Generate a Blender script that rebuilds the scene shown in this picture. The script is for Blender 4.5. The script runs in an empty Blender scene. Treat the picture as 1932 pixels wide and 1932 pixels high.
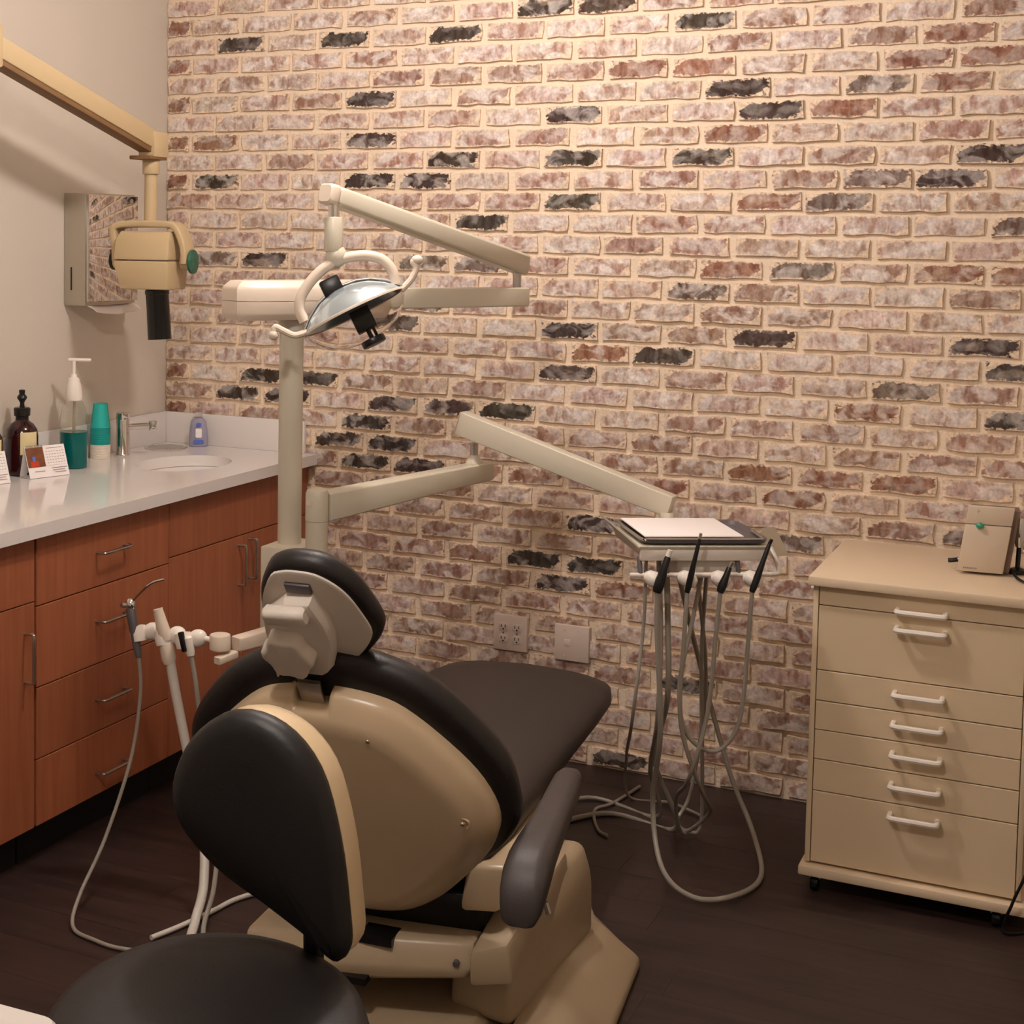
import bpy, bmesh, math, random
from mathutils import Vector, Matrix, noise

SC = bpy.context.scene
COL = SC.collection
V = Vector

# ------------------------------------------------------------------ camera
CAM_POS = V((3.1006, -4.6408, 1.6703))
CR = V((0.89101, 0.45377, 0.01400))      # camera right
CU = V((-0.04271, 0.05309, 0.99768))     # camera up
CF = V((-0.45198, 0.88953, -0.06669))    # camera forward
cam = bpy.data.cameras.new('camera')
cam.sensor_width = 36.0
cam.lens = 53.97
cam.shift_x = 0.1601
cam.shift_y = -0.1677
cam.clip_start = 0.05
co = bpy.data.objects.new('camera', cam)
COL.objects.link(co)
co.matrix_world = Matrix(((CR.x, CU.x, -CF.x, CAM_POS.x), (CR.y, CU.y, -CF.y, CAM_POS.y),
                          (CR.z, CU.z, -CF.z, CAM_POS.z), (0, 0, 0, 1)))
SC.camera = co

# ------------------------------------------------------------------ world, exposure
w = bpy.data.worlds.new('world'); SC.world = w; w.use_nodes = True
w.node_tree.nodes['Background'].inputs[0].default_value = (1.0, 0.85, 0.7, 1)
w.node_tree.nodes['Background'].inputs[1].default_value = 0.05
SC.view_settings.view_transform = 'Standard'
SC.view_settings.look = 'None'
SC.view_settings.gamma = 1.0
SC.view_settings.use_curve_mapping = False
SC.view_settings.exposure = 0.0

# ------------------------------------------------------------------ ceiling lamps (light only; housings built below)
CEIL = 2.75
LAMP_TINT = (1.0, 0.905, 0.865)
# two flush globe lamps, the second added out of view as front fill: the globes themselves give the light (x, y, emission strength); they are built with the room shell
GLOBE_R = 0.07
LAMPS = [(1.56, -1.32, 318, 'white globe ceiling lamp above the foot of the dental chair'),
         (1.95, -3.30, 330, 'unseen white globe added as front fill near the camera')]

# ------------------------------------------------------------------ materials
def lin(c):
    return tuple(((v / 255.0) / 12.92 if v / 255.0 <= 0.04045 else ((v / 255.0 + 0.055) / 1.055) ** 2.4) for v in c)

def mat(name, rgb, rough=0.5, metal=0.0, var=0.0, vscale=8.0, bump=0.0, bscale=60.0, coat=0.0, trans=0.0, ior=1.45, stretch=None, spec=0.5):
    m = bpy.data.materials.new(name); m.use_nodes = True
    nt = m.node_tree; N = nt.nodes; L = nt.links
    b = N['Principled BSDF']
    c = lin(rgb) + (1,)
    b.inputs['Base Color'].default_value = c
    b.inputs['Roughness'].default_value = rough
    b.inputs['Metallic'].default_value = metal
    b.inputs['Coat Weight'].default_value = coat
    b.inputs['Transmission Weight'].default_value = trans
    b.inputs['IOR'].default_value = ior
    b.inputs['Specular IOR Level'].default_value = spec
    if var or bump:
        tc = N.new('ShaderNodeTexCoord'); mp = N.new('ShaderNodeMapping')
        L.new(tc.outputs['Object'], mp.inputs['Vector'])
        if stretch: mp.inputs['Scale'].default_value = stretch
    if var:
        nz = N.new('ShaderNodeTexNoise'); nz.inputs['Scale'].default_value = vscale; nz.inputs['Detail'].default_value = 5
        L.new(mp.outputs[0], nz.inputs['Vector'])
        mx = N.new('ShaderNodeMix'); mx.data_type = 'RGBA'
        mx.inputs[6].default_value = tuple(v * (1 - var) for v in c[:3]) + (1,)
        mx.inputs[7].default_value = tuple(min(1, v * (1 + var)) for v in c[:3]) + (1,)
        L.new(nz.outputs['Fac'], mx.inputs[0]); L.new(mx.outputs[2], b.inputs['Base Color'])
    if bump:
        n2 = N.new('ShaderNodeTexNoise'); n2.inputs['Scale'].default_value = bscale; n2.inputs['Detail'].default_value = 4
        L.new(mp.outputs[0], n2.inputs['Vector'])
        bp = N.new('ShaderNodeBump'); bp.inputs['Strength'].default_value = bump; bp.inputs['Distance'].default_value = 0.004
        L.new(n2.outputs['Fac'], bp.inputs['Height']); L.new(bp.outputs[0], b.inputs['Normal'])
    return m

M = {}
M['wall'] = mat('painted_wall', (206, 195, 180), 0.7, var=0.03, vscale=3, bump=0.15, bscale=90)
M['ceiling'] = mat('ceiling_paint', (225, 218, 205), 0.9, bump=0.1)
M['mortar'] = mat('mortar', (236, 216, 192), 0.95, var=0.08, vscale=14, bump=0.9, bscale=110)
M['subfloor'] = mat('subfloor', (28, 16, 12), 0.8, var=0.1)
M['counter'] = mat('white_quartz', (226, 219, 214), 0.10, var=0.02, vscale=40)
M['white_enamel'] = mat('white_enamel', (240, 234, 226), 0.12, var=0.01)
M['cart_top'] = mat('cart_laminate', (206, 198, 190), 0.4, var=0.02)
M['toe'] = mat('toe_kick', (14, 11, 12), 0.7, var=0.1)
M['steel'] = mat('brushed_steel', (190, 186, 180), 0.28, 1.0, var=0.05, vscale=30)
M['chrome'] = mat('chrome', (225, 223, 220), 0.06, 1.0, var=0.01)
M['mirror'] = mat('polished_steel', (214, 210, 206), 0.04, 1.0, var=0.02, bump=0.02, bscale=6)
M['steel_side'] = mat('satin_steel_side', (196, 190, 178), 0.42, 1.0, var=0.04, vscale=20)
M['cream'] = mat('cream_plastic', (198, 175, 143), 0.28, var=0.03, vscale=5)
M['cream_shaded'] = mat('cream_plastic_shaded', (166, 147, 120), 0.35, var=0.03, vscale=5)  # cream of the chair base, darkened to carry the shade under the seat
M['almond'] = mat('almond_plastic', (205, 196, 176), 0.32, var=0.02, vscale=6)
M['almond_light'] = mat('almond_light', (222, 205, 186), 0.35, var=0.02, vscale=6)
M['xray'] = mat('xray_tan', (188, 164, 126), 0.4, var=0.03, vscale=6)
M['xray_dark'] = mat('xray_channel', (120, 88, 55), 0.5, var=0.05)
M['vinyl'] = mat('black_vinyl', (26, 21, 20), 0.45, var=0.15, vscale=20, bump=0.12, bscale=220)
M['vinyl_leg'] = mat('dark_brown_vinyl', (48, 40, 36), 0.55, var=0.08, vscale=12, bump=0.10, bscale=220)
M['rubber_arm'] = mat('arm_pad_grey', (62, 56, 54), 0.5, var=0.08, bump=0.08, bscale=200)
M['stool_vinyl'] = mat('stool_vinyl', (12, 9, 10), 0.5, var=0.12, bump=0.08, bscale=220)
M['stool_shell'] = mat('stool_shell', (214, 190, 152), 0.3, var=0.02)
M['grey_plate'] = mat('headrest_plate', (224, 214, 202), 0.42, var=0.03)
M['grey_dark'] = mat('dark_grey_plastic', (92, 86, 88), 0.5, var=0.04)
M['black'] = mat('black_plastic', (15, 13, 13), 0.35, var=0.1)
M['black_gloss'] = mat('gloss_black', (10, 9, 10), 0.15, var=0.1)
M['white_plastic'] = mat('white_plastic', (238, 228, 216), 0.3, var=0.01)
M['hose'] = mat('grey_hose', (152, 144, 132), 0.4, var=0.04)
M['hose_light'] = mat('pale_hose', (214, 206, 194), 0.4, var=0.03)
M['paper'] = mat('paper', (246, 238, 234), 0.7, var=0.01)
M['print_grey'] = mat('print_grey', (150, 140, 132), 0.8, var=0.02)
M['print_brown'] = mat('print_photo', (112, 66, 36), 0.7, var=0.6, vscale=60)
M['print_red'] = mat('print_red', (190, 60, 30), 0.7, var=0.3, vscale=80)
M['print_blue'] = mat('print_blue', (84, 110, 190), 0.7, var=0.2, vscale=80)
M['teal_cup'] = mat('teal_cup', (38, 178, 168), 0.45, var=0.04)
M['teal_cup_dark'] = mat('teal_rim', (12, 150, 142), 0.45, var=0.04)
M['white_cup'] = mat('white_cup', (232, 220, 202), 0.5, var=0.02)
M['amber'] = mat('dark_amber_glass', (44, 10, 12), 0.06, var=0.1, coat=0.5)
M['label_cream'] = mat('cream_label', (226, 208, 160), 0.7, var=0.04)
M['label_green'] = mat('olive_label_band', (110, 100, 50), 0.7, var=0.04)
M['rinse'] = mat('teal_rinse', (0, 120, 120), 0.1, var=0.05)
M['clear'] = mat('clear_plastic', (250, 250, 248), 0.03, trans=1.0, ior=1.05, var=0.0)
M['lens'] = mat('clear_lens', (248, 246, 244), 0.02, trans=1.0, ior=1.08)
M['lav'] = mat('lavender_gel', (196, 192, 212), 0.12, var=0.08, vscale=20, trans=0.45, ior=1.2)
M['beige_cab'] = mat('beige_laminate', (220, 197, 163), 0.42, var=0.02, vscale=4)
M['beige_top'] = mat('beige_top', (224, 202, 172), 0.35, var=0.02, vscale=4)
M['device'] = mat('device_beige', (206, 188, 166), 0.4, var=0.02)
M['device_side'] = mat('device_side', (120, 100, 84), 0.5, var=0.03)
M['green_knob'] = mat('green_button', (60, 150, 120), 0.3, var=0.05)
M['dial_green'] = mat('dial_green', (40, 90, 70), 0.5, var=0.5, vscale=80)
M['reflector'] = mat('dichroic_reflector', (214, 228, 236), 0.16, 0.75, var=0.03)
M['grout_dark'] = mat('shadow_gap', (30, 20, 14), 0.8, var=0.1)
M['outlet'] = mat('outlet_plate', (214, 196, 182), 0.4, var=0.02)

def glow(name, strength):
    m = bpy.data.materials.new(name); m.use_nodes = True
    b = m.node_tree.nodes['Principled BSDF']
    b.inputs['Base Color'].default_value = (0.8, 0.8, 0.8, 1)
    b.inputs['Emission Color'].default_value = LAMP_TINT + (1,); b.inputs['Emission Strength'].default_value = strength
    return m

def wood(name, base, dark, scale, rough, stretch):
    m = bpy.data.materials.new(name); m.use_nodes = True
    nt = m.node_tree; N = nt.nodes; L = nt.links; b = N['Principled BSDF']
    tc = N.new('ShaderNodeTexCoord'); mp = N.new('ShaderNodeMapping'); mp.inputs['Scale'].default_value = stretch
    oi = N.new('ShaderNodeObjectInfo'); ad = N.new('ShaderNodeVectorMath'); ad.operation = 'ADD'
    geo = N.new('ShaderNodeNewGeometry')
    sc = N.new('ShaderNodeVectorMath'); sc.operation = 'SCALE'; sc.inputs['Scale'].default_value = 37.0
    cb = N.new('ShaderNodeCombineXYZ')
    L.new(oi.outputs['Random'], cb.inputs[0]); L.new(oi.outputs['Random'], cb.inputs[1]); L.new(oi.outputs['Random'], cb.inputs[2])
    L.new(cb.outputs[0], sc.inputs[0])
    L.new(geo.outputs['Position'], mp.inputs['Vector'])
    L.new(mp.outputs[0], ad.inputs[0]); L.new(sc.outputs[0], ad.inputs[1])
    nz = N.new('ShaderNodeTexNoise'); nz.inputs['Scale'].default_value = scale; nz.inputs['Detail'].default_value = 7; nz.inputs['Distortion'].default_value = 0.6
    L.new(ad.outputs[0], nz.inputs['Vector'])
    cr = N.new('ShaderNodeValToRGB')
    cr.color_ramp.elements[0].position = 0.32; cr.color_ramp.elements[0].color = lin(dark) + (1,)
    cr.color_ramp.elements[1].position = 0.70; cr.color_ramp.elements[1].color = lin(base) + (1,)
    L.new(nz.outputs['Fac'], cr.inputs[0])
    hv = N.new('ShaderNodeHueSaturation')
    mr = N.new('ShaderNodeMapRange'); mr.inputs[3].default_value = 0.9; mr.inputs[4].default_value = 1.1
    L.new(oi.outputs['Random'], mr.inputs[0]); L.new(mr.outputs[0], hv.inputs['Value'])
    L.new(cr.outputs[0], hv.inputs['Color']); L.new(hv.outputs[0], b.inputs['Base Color'])
    b.inputs['Roughness'].default_value = rough
    return m
M['cherry'] = wood('cherry_laminate', (166, 98, 64), (150, 84, 53), 3.0, 0.42, (14, 14, 0.9))
M['plank'] = wood('dark_plank', (56, 39, 34), (35, 24, 22), 3.5, 0.45, (0.9, 9, 9))

def brick_material():
    m = bpy.data.materials.new('tumbled_brick'); m.use_nodes = True
    nt = m.node_tree; N = nt.nodes; L = nt.links; b = N['Principled BSDF']
    at = N.new('ShaderNodeAttribute'); at.attribute_name = 'tone'
    geo = N.new('ShaderNodeNewGeometry')
    def nz(scale, vec_scale, detail=5, dist=0.0):
        mp = N.new('ShaderNodeMapping'); mp.inputs['Scale'].default_value = vec_scale
        L.new(geo.outputs['Position'], mp.inputs['Vector'])
        n = N.new('ShaderNodeTexNoise'); n.inputs['Scale'].default_value = scale; n.inputs['Detail'].default_value = detail
        n.inputs['Distortion'].default_value = dist
        L.new(mp.outputs[0], n.inputs['Vector']); return n
    def ramp(n, p0, p1):
        r = N.new('ShaderNodeMapRange'); r.inputs[1].default_value = p0; r.inputs[2].default_value = p1; r.clamp = True
        L.new(n.outputs['Fac'], r.inputs[0]); return r
    ed = N.new('ShaderNodeAttribute'); ed.attribute_name = 'edge'
    n1 = nz(17, (1, 1, 1.3), 5, 0.7)       # white wash smears
    n2 = nz(30, (1.5, 1, 0.6), 6, 0.3)     # upright streaks of darker clay
    n3 = nz(120, (1, 1, 1), 3)             # grain
    n4 = nz(9, (1, 1, 2.0), 4, 0.4)
    n6 = nz(42, (1, 1, 1), 3, 0.4)
    dk = N.new('ShaderNodeMix'); dk.data_type = 'RGBA'; dk.blend_type = 'MULTIPLY'
    r2 = ramp(n2, 0.44, 0.60); mu = N.new('ShaderNodeMath'); mu.operation = 'MULTIPLY'; mu.inputs[1].default_value = 0.78
    L.new(r2.outputs[0], mu.inputs[0]); L.new(mu.outputs[0], dk.inputs[0])
    L.new(at.outputs['Color'], dk.inputs[6]); dk.inputs[7].default_value = lin((196, 160, 140)) + (1,)
    ws = N.new('ShaderNodeMix'); ws.data_type = 'RGBA'
    r1 = ramp(n1, 0.47, 0.60); m2 = N.new('ShaderNodeMath'); m2.operation = 'MULTIPLY'
    L.new(r1.outputs[0], m2.inputs[0]); L.new(at.outputs['Alpha'], m2.inputs[1])
    L.new(m2.outputs[0], ws.inputs[0]); L.new(dk.outputs[2], ws.inputs[6]); ws.inputs[7].default_value = lin((233, 222, 214)) + (1,)
    # mortar smeared over the edges of some bricks
    ms = N.new('ShaderNodeMix'); ms.data_type = 'RGBA'
    r4 = ramp(n4, 0.60, 0.70); m4 = N.new('ShaderNodeMath'); m4.operation = 'MULTIPLY'
    L.new(r4.outputs[0], m4.inputs[0]); L.new(at.outputs['Alpha'], m4.inputs[1])
    L.new(m4.outputs[0], ms.inputs[0]); L.new(ws.outputs[2], ms.inputs[6]); ms.inputs[7].default_value = lin((230, 208, 184)) + (1,)
    n5 = nz(70, (1, 1, 1.4), 4, 0.5)
    e1 = N.new('ShaderNodeMath'); e1.operation = 'MULTIPLY_ADD'; e1.inputs[1].default_value = 1.1; e1.inputs[2].default_value = -0.42
    L.new(n5.outputs['Fac'], e1.inputs[0])
    e2 = N.new('ShaderNodeMath'); e2.operation = 'SUBTRACT'; L.new(e1.outputs[0], e2.inputs[0]); L.new(ed.outputs['Fac'], e2.inputs[1])
    e3 = N.new('ShaderNodeMapRange'); e3.inputs[1].default_value = -0.06; e3.inputs[2].default_value = 0.08; L.new(e2.outputs[0], e3.inputs[0])
    me = N.new('ShaderNodeMix'); me.data_type = 'RGBA'; L.new(e3.outputs[0], me.inputs[0]); L.new(ms.outputs[2], me.inputs[6]); me.inputs[7].default_value = lin((230, 206, 180)) + (1,)
    gr = N.new('ShaderNodeHueSaturation'); mr = N.new('ShaderNodeMapRange'); mr.inputs[3].default_value = 0.62; mr.inputs[4].default_value = 1.38
    L.new(n3.outputs['Fac'], mr.inputs[0]); mr6 = N.new('ShaderNodeMapRange'); mr6.inputs[1].default_value = 0.3; mr6.inputs[2].default_value = 0.7; mr6.inputs[3].default_value = 0.80; mr6.inputs[4].default_value = 1.15
    L.new(n6.outputs['Fac'], mr6.inputs[0]); mm6 = N.new('ShaderNodeMath'); mm6.operation = 'MULTIPLY'
    L.new(mr.outputs[0], mm6.inputs[0]); L.new(mr6.outputs[0], mm6.inputs[1]); L.new(mm6.outputs[0], gr.inputs['Value']); L.new(me.outputs[2], gr.inputs['Color'])
    L.new(gr.outputs[0], b.inputs['Base Color'])
    b.inputs['Roughness'].default_value = 0.92; b.inputs['Specular IOR Level'].default_value = 0.25
    bp = N.new('ShaderNodeBump'); bp.inputs['Strength'].default_value = 0.6; bp.inputs['Distance'].default_value = 0.004
    ad = N.new('ShaderNodeMath'); ad.operation = 'ADD'
    L.new(n1.outputs['Fac'], ad.inputs[0]); L.new(n2.outputs['Fac'], ad.inputs[1])
    L.new(ad.outputs[0], bp.inputs['Height']); L.new(bp.outputs[0], b.inputs['Normal'])
    return m
M['brick'] = brick_material()

# ------------------------------------------------------------------ object helpers
ORG = {}
def thing(name, label, cat, loc=(0, 0, 0), group=None):
    o = bpy.data.objects.new(name, None); COL.objects.link(o)
    o.empty_display_size = 0.05
    o.location = loc; ORG[o.name] = V(loc)
    o['label'] = label; o['category'] = cat
    if group: o['group'] = group
    return o

def obj(name, bm, m, parent=None, label=None, smooth=35, kind=None):
    """world-space bmesh -> one mesh object, child of parent"""
    org = ORG[parent.name] if parent else V((0, 0, 0))
    bmesh.ops.recalc_face_normals(bm, faces=bm.faces[:])
    me = bpy.data.meshes.new(name)
    if org.length: bmesh.ops.translate(bm, verts=bm.verts[:], vec=-org)
    bm.to_mesh(me); bm.free()
    me.materials.append(m)
    if smooth:
        me.polygons.foreach_set('use_smooth', [True] * len(me.polygons))
        me.set_sharp_from_angle(angle=math.radians(smooth))
    o = bpy.data.objects.new(name, me); COL.objects.link(o)
    if parent: o.parent = parent
    ORG[o.name] = org
    if label: o['label'] = label
    if kind: o['kind'] = kind
    return o

def solo(name, bm, m, label, cat, group=None, smooth=35):
    """a thing that is one mesh; its origin is put at its base"""
    vs = [v.co for v in bm.verts]
    c = V((sum(v.x for v in vs) / len(vs), sum(v.y for v in vs) / len(vs), min(v.z for v in vs)))
    bmesh.ops.recalc_face_normals(bm, faces=bm.faces[:])
    bmesh.ops.translate(bm, verts=bm.verts[:], vec=-c)
    me = bpy.data.meshes.new(name); bm.to_mesh(me); bm.free(); me.materials.append(m)
    if smooth:
        me.polygons.foreach_set('use_smooth', [True] * len(me.polygons)); me.set_sharp_from_angle(angle=math.radians(smooth))
    o = bpy.data.objects.new(name, me); COL.objects.link(o); o.location = c; ORG[o.name] = c
    o['label'] = label; o['category'] = cat
    if group: o['group'] = group
    return o

def dup(root, loc, label=None, group=None):
    r = root.copy(); COL.objects.link(r); r.location = loc
    if label: r['label'] = label
    if group: r['group'] = group
    for ch in list(root.children):
        c = ch.copy(); COL.objects.link(c); c.parent = r
        for g in list(ch.children):
            d = g.copy(); COL.objects.link(d); d.parent = c
    return r

def frame(x, y, z=None):
    x = V(x).normalized(); y = V(y); y = (y - x * y.dot(x)).normalized()
    z = x.cross(y)
    return x, y, z

def add_box(bm, c, size, ax=((1, 0, 0), (0, 1, 0), (0, 0, 1)), bev=0.0, seg=2, taper=1.0):
    X, Y, Z = [V(a) for a in ax]; c = V(c); hx, hy, hz = [s / 2 for s in size]
    vs = []
    for k in (-1, 1):
        f = taper if k > 0 else 1.0
        for i, j in ((-1, -1), (1, -1), (1, 1), (-1, 1)):
            vs.append(bm.verts.new(c + X * hx * i * f + Y * hy * j * f + Z * hz * k))
    fs = [(0, 3, 2, 1), (4, 5, 6, 7), (0, 1, 5, 4), (1, 2, 6, 5), (2, 3, 7, 6), (3, 0, 4, 7)]
    fc = [bm.faces.new([vs[i] for i in f]) for f in fs]
    if bev > 0:
        ed = set(e for f in fc for e in f.edges)
        bmesh.ops.bevel(bm, geom=list(ed), offset=bev, segments=seg, profile=0.5, affect='EDGES', clamp_overlap=True)
    return bm

def B():
    return bmesh.new()

def box(c, size, ax=((1, 0, 0), (0, 1, 0), (0, 0, 1)), bev=0.0, seg=2, taper=1.0):
    return add_box(B(), c, size, ax, bev, seg, taper)

def mm(x0, x1, y0, y1, z0, z1, bev=0.0, seg=2):
    return box(((x0 + x1) / 2, (y0 + y1) / 2, (z0 + z1) / 2), (x1 - x0, y1 - y0, z1 - z0), bev=bev, seg=seg)

def perp(d):
    d = V(d).normalized()
    a = V((0, 0, 1)) if abs(d.z) < 0.9 else V((1, 0, 0))
    x = d.cross(a).normalized(); return x, d.cross(x).normalized()

def add_loft(bm, rings, cap=True):
    R = [[bm.verts.new(V(p)) for p in r] for r in rings]
    n = len(R[0])
    for a, b in zip(R[:-1], R[1:]):
        for i in range(n):
            j = (i + 1) % n
            try: bm.faces.new((a[i], a[j], b[j], b[i]))
            except ValueError: pass
    if cap:
        for r in (R[0], R[-1]):
            try: bm.faces.new(r)
            except ValueError: pass
    return bm

def add_cyl(bm, p0, p1, r0, r1=None, n=24, bev=0.0):
    r1 = r0 if r1 is None else r1
    p0, p1 = V(p0), V(p1); d = p1 - p0; x, y = perp(d); L = d.length; u = d / L
    prof = [(0, r0), (L, r1)]
    if bev: prof = [(0, r0 - bev), (bev * 0.3, r0 - bev * 0.3), (bev, r0), (L - bev, r1), (L - bev * 0.3, r1 - bev * 0.3), (L, r1 - bev)]
    rings = [[p0 + u * h + (x * math.cos(2 * math.pi * k / n) + y * math.sin(2 * math.pi * k / n)) * r for k in range(n)] for h, r in prof]
    return add_loft(bm, rings)

def cyl(*a, **k):
    return add_cyl(B(), *a, **k)

def lathe(prof, c, axis=(0, 0, 1), n=32, sx=1.0, sy=1.0, xdir=None, bm=None):
    bm = bm or B(); c = V(c); u = V(axis).normalized()
    if xdir is None: x, y = perp(u)
    else: x, y, _ = frame(xdir, u.cross(V(xdir)))
    rings = [[c + u * h + (x * sx * math.cos(2 * math.pi * k / n) + y * sy * math.sin(2 * math.pi * k / n)) * max(r, 1e-4) for k in range(n)] for r, h in prof]
    return add_loft(bm, rings)

def smooth_path(pts, sub=6):
    P = [V(p) for p in pts]
    if len(P) < 3: return P
    Q = [P[0] * 2 - P[1]] + P + [P[-1] * 2 - P[-2]]
    out = []
    for i in range(1, len(Q) - 2):
        a, b, c, d = Q[i - 1:i + 3]
        for k in range(sub):
            t = k / sub
            out.append(0.5 * ((2 * b) + (c - a) * t + (2 * a - 5 * b + 4 * c - d) * t * t + (3 * b - a - 3 * c + d) * t ** 3))
    out.append(P[-1]); return out

def add_tube(bm, pts, r, n=10, sub=6, r1=None, flat=1.0):
    P = smooth_path(pts, sub); m = len(P)
    d0 = (P[1] - P[0]).normalized(); x, y = perp(d0); rings = []
    for i, p in enumerate(P):
        d = (P[min(i + 1, m - 1)] - P[max(i - 1, 0)]).normalized()
        x = (x - d * x.dot(d)).normalized(); y = d.cross(x)
        rr = r if r1 is None else r + (r1 - r) * i / (m - 1)
        rings.append([p + (x * math.cos(2 * math.pi * k / n) + y * flat * math.sin(2 * math.pi * k / n)) * rr for k in range(n)])
    return add_loft(bm, rings)

def tube(pts, r, n=10, sub=6, r1=None):
    return add_tube(B(), pts, r, n, sub, r1)

def ellipsoid(c, r, ax=((1, 0, 0), (0, 1, 0), (0, 0, 1)), n=20, bm=None):
    bm = bm or B(); c = V(c); X, Y, Z = [V(a) for a in ax]; rings = []
    m = n // 2
    for i in range(m + 1):
        t = math.pi * i / m; s = max(math.sin(t), 1e-3)
        rings.append([c + X * r[0] * s * math.cos(2 * math.pi * k / n) + Y * r[1] * s * math.sin(2 * math.pi * k / n) - Z * r[2] * math.cos(t) for k in range(n)])
    return add_loft(bm, rings)

def smooth_closed(pts, sub=5):
    n = len(pts); out = []
    for i in range(n):
        a, b, c, d = [V(pts[(i + k) % n]) for k in (-1, 0, 1, 2)]
        for k in range(sub):
            t = k / sub
            out.append(0.5 * ((2 * b) + (c - a) * t + (2 * a - 5 * b + 4 * c - d) * t * t + (3 * b - a - 3 * c + d) * t ** 3))
    return out

def pillow(outline, o, X, Y, Z, prof, sub=5, dome=0.0, bm=None, smooth=True):
    """closed 2-D outline (x, y) swept along Z through (inset, height) steps: a slab with shaped edges"""
    bm = bm or B(); o, X, Y, Z = V(o), V(X), V(Y), V(Z)
    P = [V((p[0], p[1], 0)) for p in outline]
    P = [V((q.x, q.y)) for q in (smooth_closed(P, sub) if smooth else P)]
    n = len(P)
    area = sum(P[i].x * P[(i + 1) % n].y - P[(i + 1) % n].x * P[i].y for i in range(n))
    if area < 0: P.reverse()
    cx = sum(p.x for p in P) / n; cy = sum(p.y for p in P) / n
    nor = []
    for i in range(n):
        t = (P[(i + 1) % n] - P[i - 1]); nor.append(V((t.y, -t.x)).normalized() if t.length > 1e-9 else V((0, 0)))
    rings = []
    for ins, h in prof:
        rings.append([o + X * (P[i].x - nor[i].x * ins) + Y * (P[i].y - nor[i].y * ins) + Z * h for i in range(n)])
    R = [[bm.verts.new(p) for p in r] for r in rings]
    for a, b in zip(R[:-1], R[1:]):
        for i in range(n):
            j = (i + 1) % n; bm.faces.new((a[i], a[j], b[j], b[i]))
    for r, (ins, h), sgn in ((R[0], prof[0], -1), (R[-1], prof[-1], 1)):
        if dome and sgn > 0:
            prev = r
            for f, q in ((0.7, 0.55), (0.35, 0.9)):
                ring = [bm.verts.new(o + X * (cx + (P[i].x - nor[i].x * ins - cx) * f) + Y * (cy + (P[i].y - nor[i].y * ins - cy) * f) + Z * (h + dome * q)) for i in range(n)]
                for i in range(n):
                    j = (i + 1) % n; bm.faces.new((prev[i], prev[j], ring[j], ring[i]))
                prev = ring
            cv = bm.verts.new(o + X * cx + Y * cy + Z * (h + dome))
            for i in range(n): bm.faces.new((prev[i], prev[(i + 1) % n], cv))
        else:
            cv = bm.verts.new(o + X * cx + Y * cy + Z * h)
            for i in range(n): bm.faces.new((r[i], r[(i + 1) % n], cv))
    return bm

def rrect(w, h, r, n=4):
    out = []
    for cx, cy, a0 in ((w / 2 - r, h / 2 - r, 0), (-w / 2 + r, h / 2 - r, 90), (-w / 2 + r, -h / 2 + r, 180), (w / 2 - r, -h / 2 + r, 270)):
        for k in range(n + 1):
            a = math.radians(a0 + 90 * k / n); out.append((cx + r * math.cos(a), cy + r * math.sin(a)))
    return out

def beam(p0, p1, w0, h0, w1, h1, up=(0, 0, 1), bev=0.006, bm=None, r=None):
    """rounded rectangular beam from p0 to p1"""
    bm = bm or B(); p0, p1 = V(p0), V(p1); d = (p1 - p0).normalized()
    side = d.cross(V(up)).normalized(); u = side.cross(d).normalized()
    L = (p1 - p0).length; rings = []
    for t, k in ((0, 0.8), (bev * 0.6, 1.0), (L - bev * 0.6, 1.0), (L, 0.8)):
        f = t / L; ww = w0 + (w1 - w0) * f; hh = h0 + (h1 - h0) * f
        q = bev * (1 - k)
        rings.append([p0 + d * t + side * x + u * y for x, y in rrect(ww - q * 4, hh - q * 4, min(bev, ww * 0.45, hh * 0.45), 3)])
    return add_loft(bm, rings)

def structure(o):
    o['kind'] = 'structure'; return o

# ------------------------------------------------------------------ room shell
XR, YF = 3.56, -5.6
structure(obj('ceiling', mm(-0.1, XR + 0.1, YF - 0.1, 0.12, CEIL, CEIL + 0.1), M['ceiling']))
structure(obj('wall_left', mm(-0.12, 0, YF, 0.008, -0.05, CEIL), M['wall']))
structure(obj('wall_right', mm(XR, XR + 0.12, YF, 0.008, -0.05, CEIL), M['wall']))
structure(obj('wall_front', mm(-0.12, XR + 0.12, YF - 0.12, YF, -0.05, CEIL), M['wall']))
floor = structure(obj('floor', mm(-0.12, XR + 0.12, YF - 0.12, 0.12, -0.06, -0.004), M['subfloor']))
back = structure(obj('wall_back', mm(-0.12, XR + 0.12, 0.0125, 0.12, -0.05, CEIL), M['mortar']))

# floor planks
rnd = random.Random(4)
y = 0.0; row = 0
PW, PL = 0.152, 1.22
while y > YF:
    x = 0.50 - rnd.random() * PL
    while x < XR:
        x0, x1 = max(x, 0.50), min(x + PL, XR)
        if x1 - x0 > 0.05:
            y0 = max(y - PW, YF)
            z1 = -rnd.random() * 0.0002
            bm = mm(x0 + 0.0003, x1 - 0.0003, y0 + 0.0003, y - 0.0003, -0.004, z1)
            obj('plank', bm, M['plank'], floor, smooth=0)
        x += PL
    y -= PW; row += 1

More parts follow.
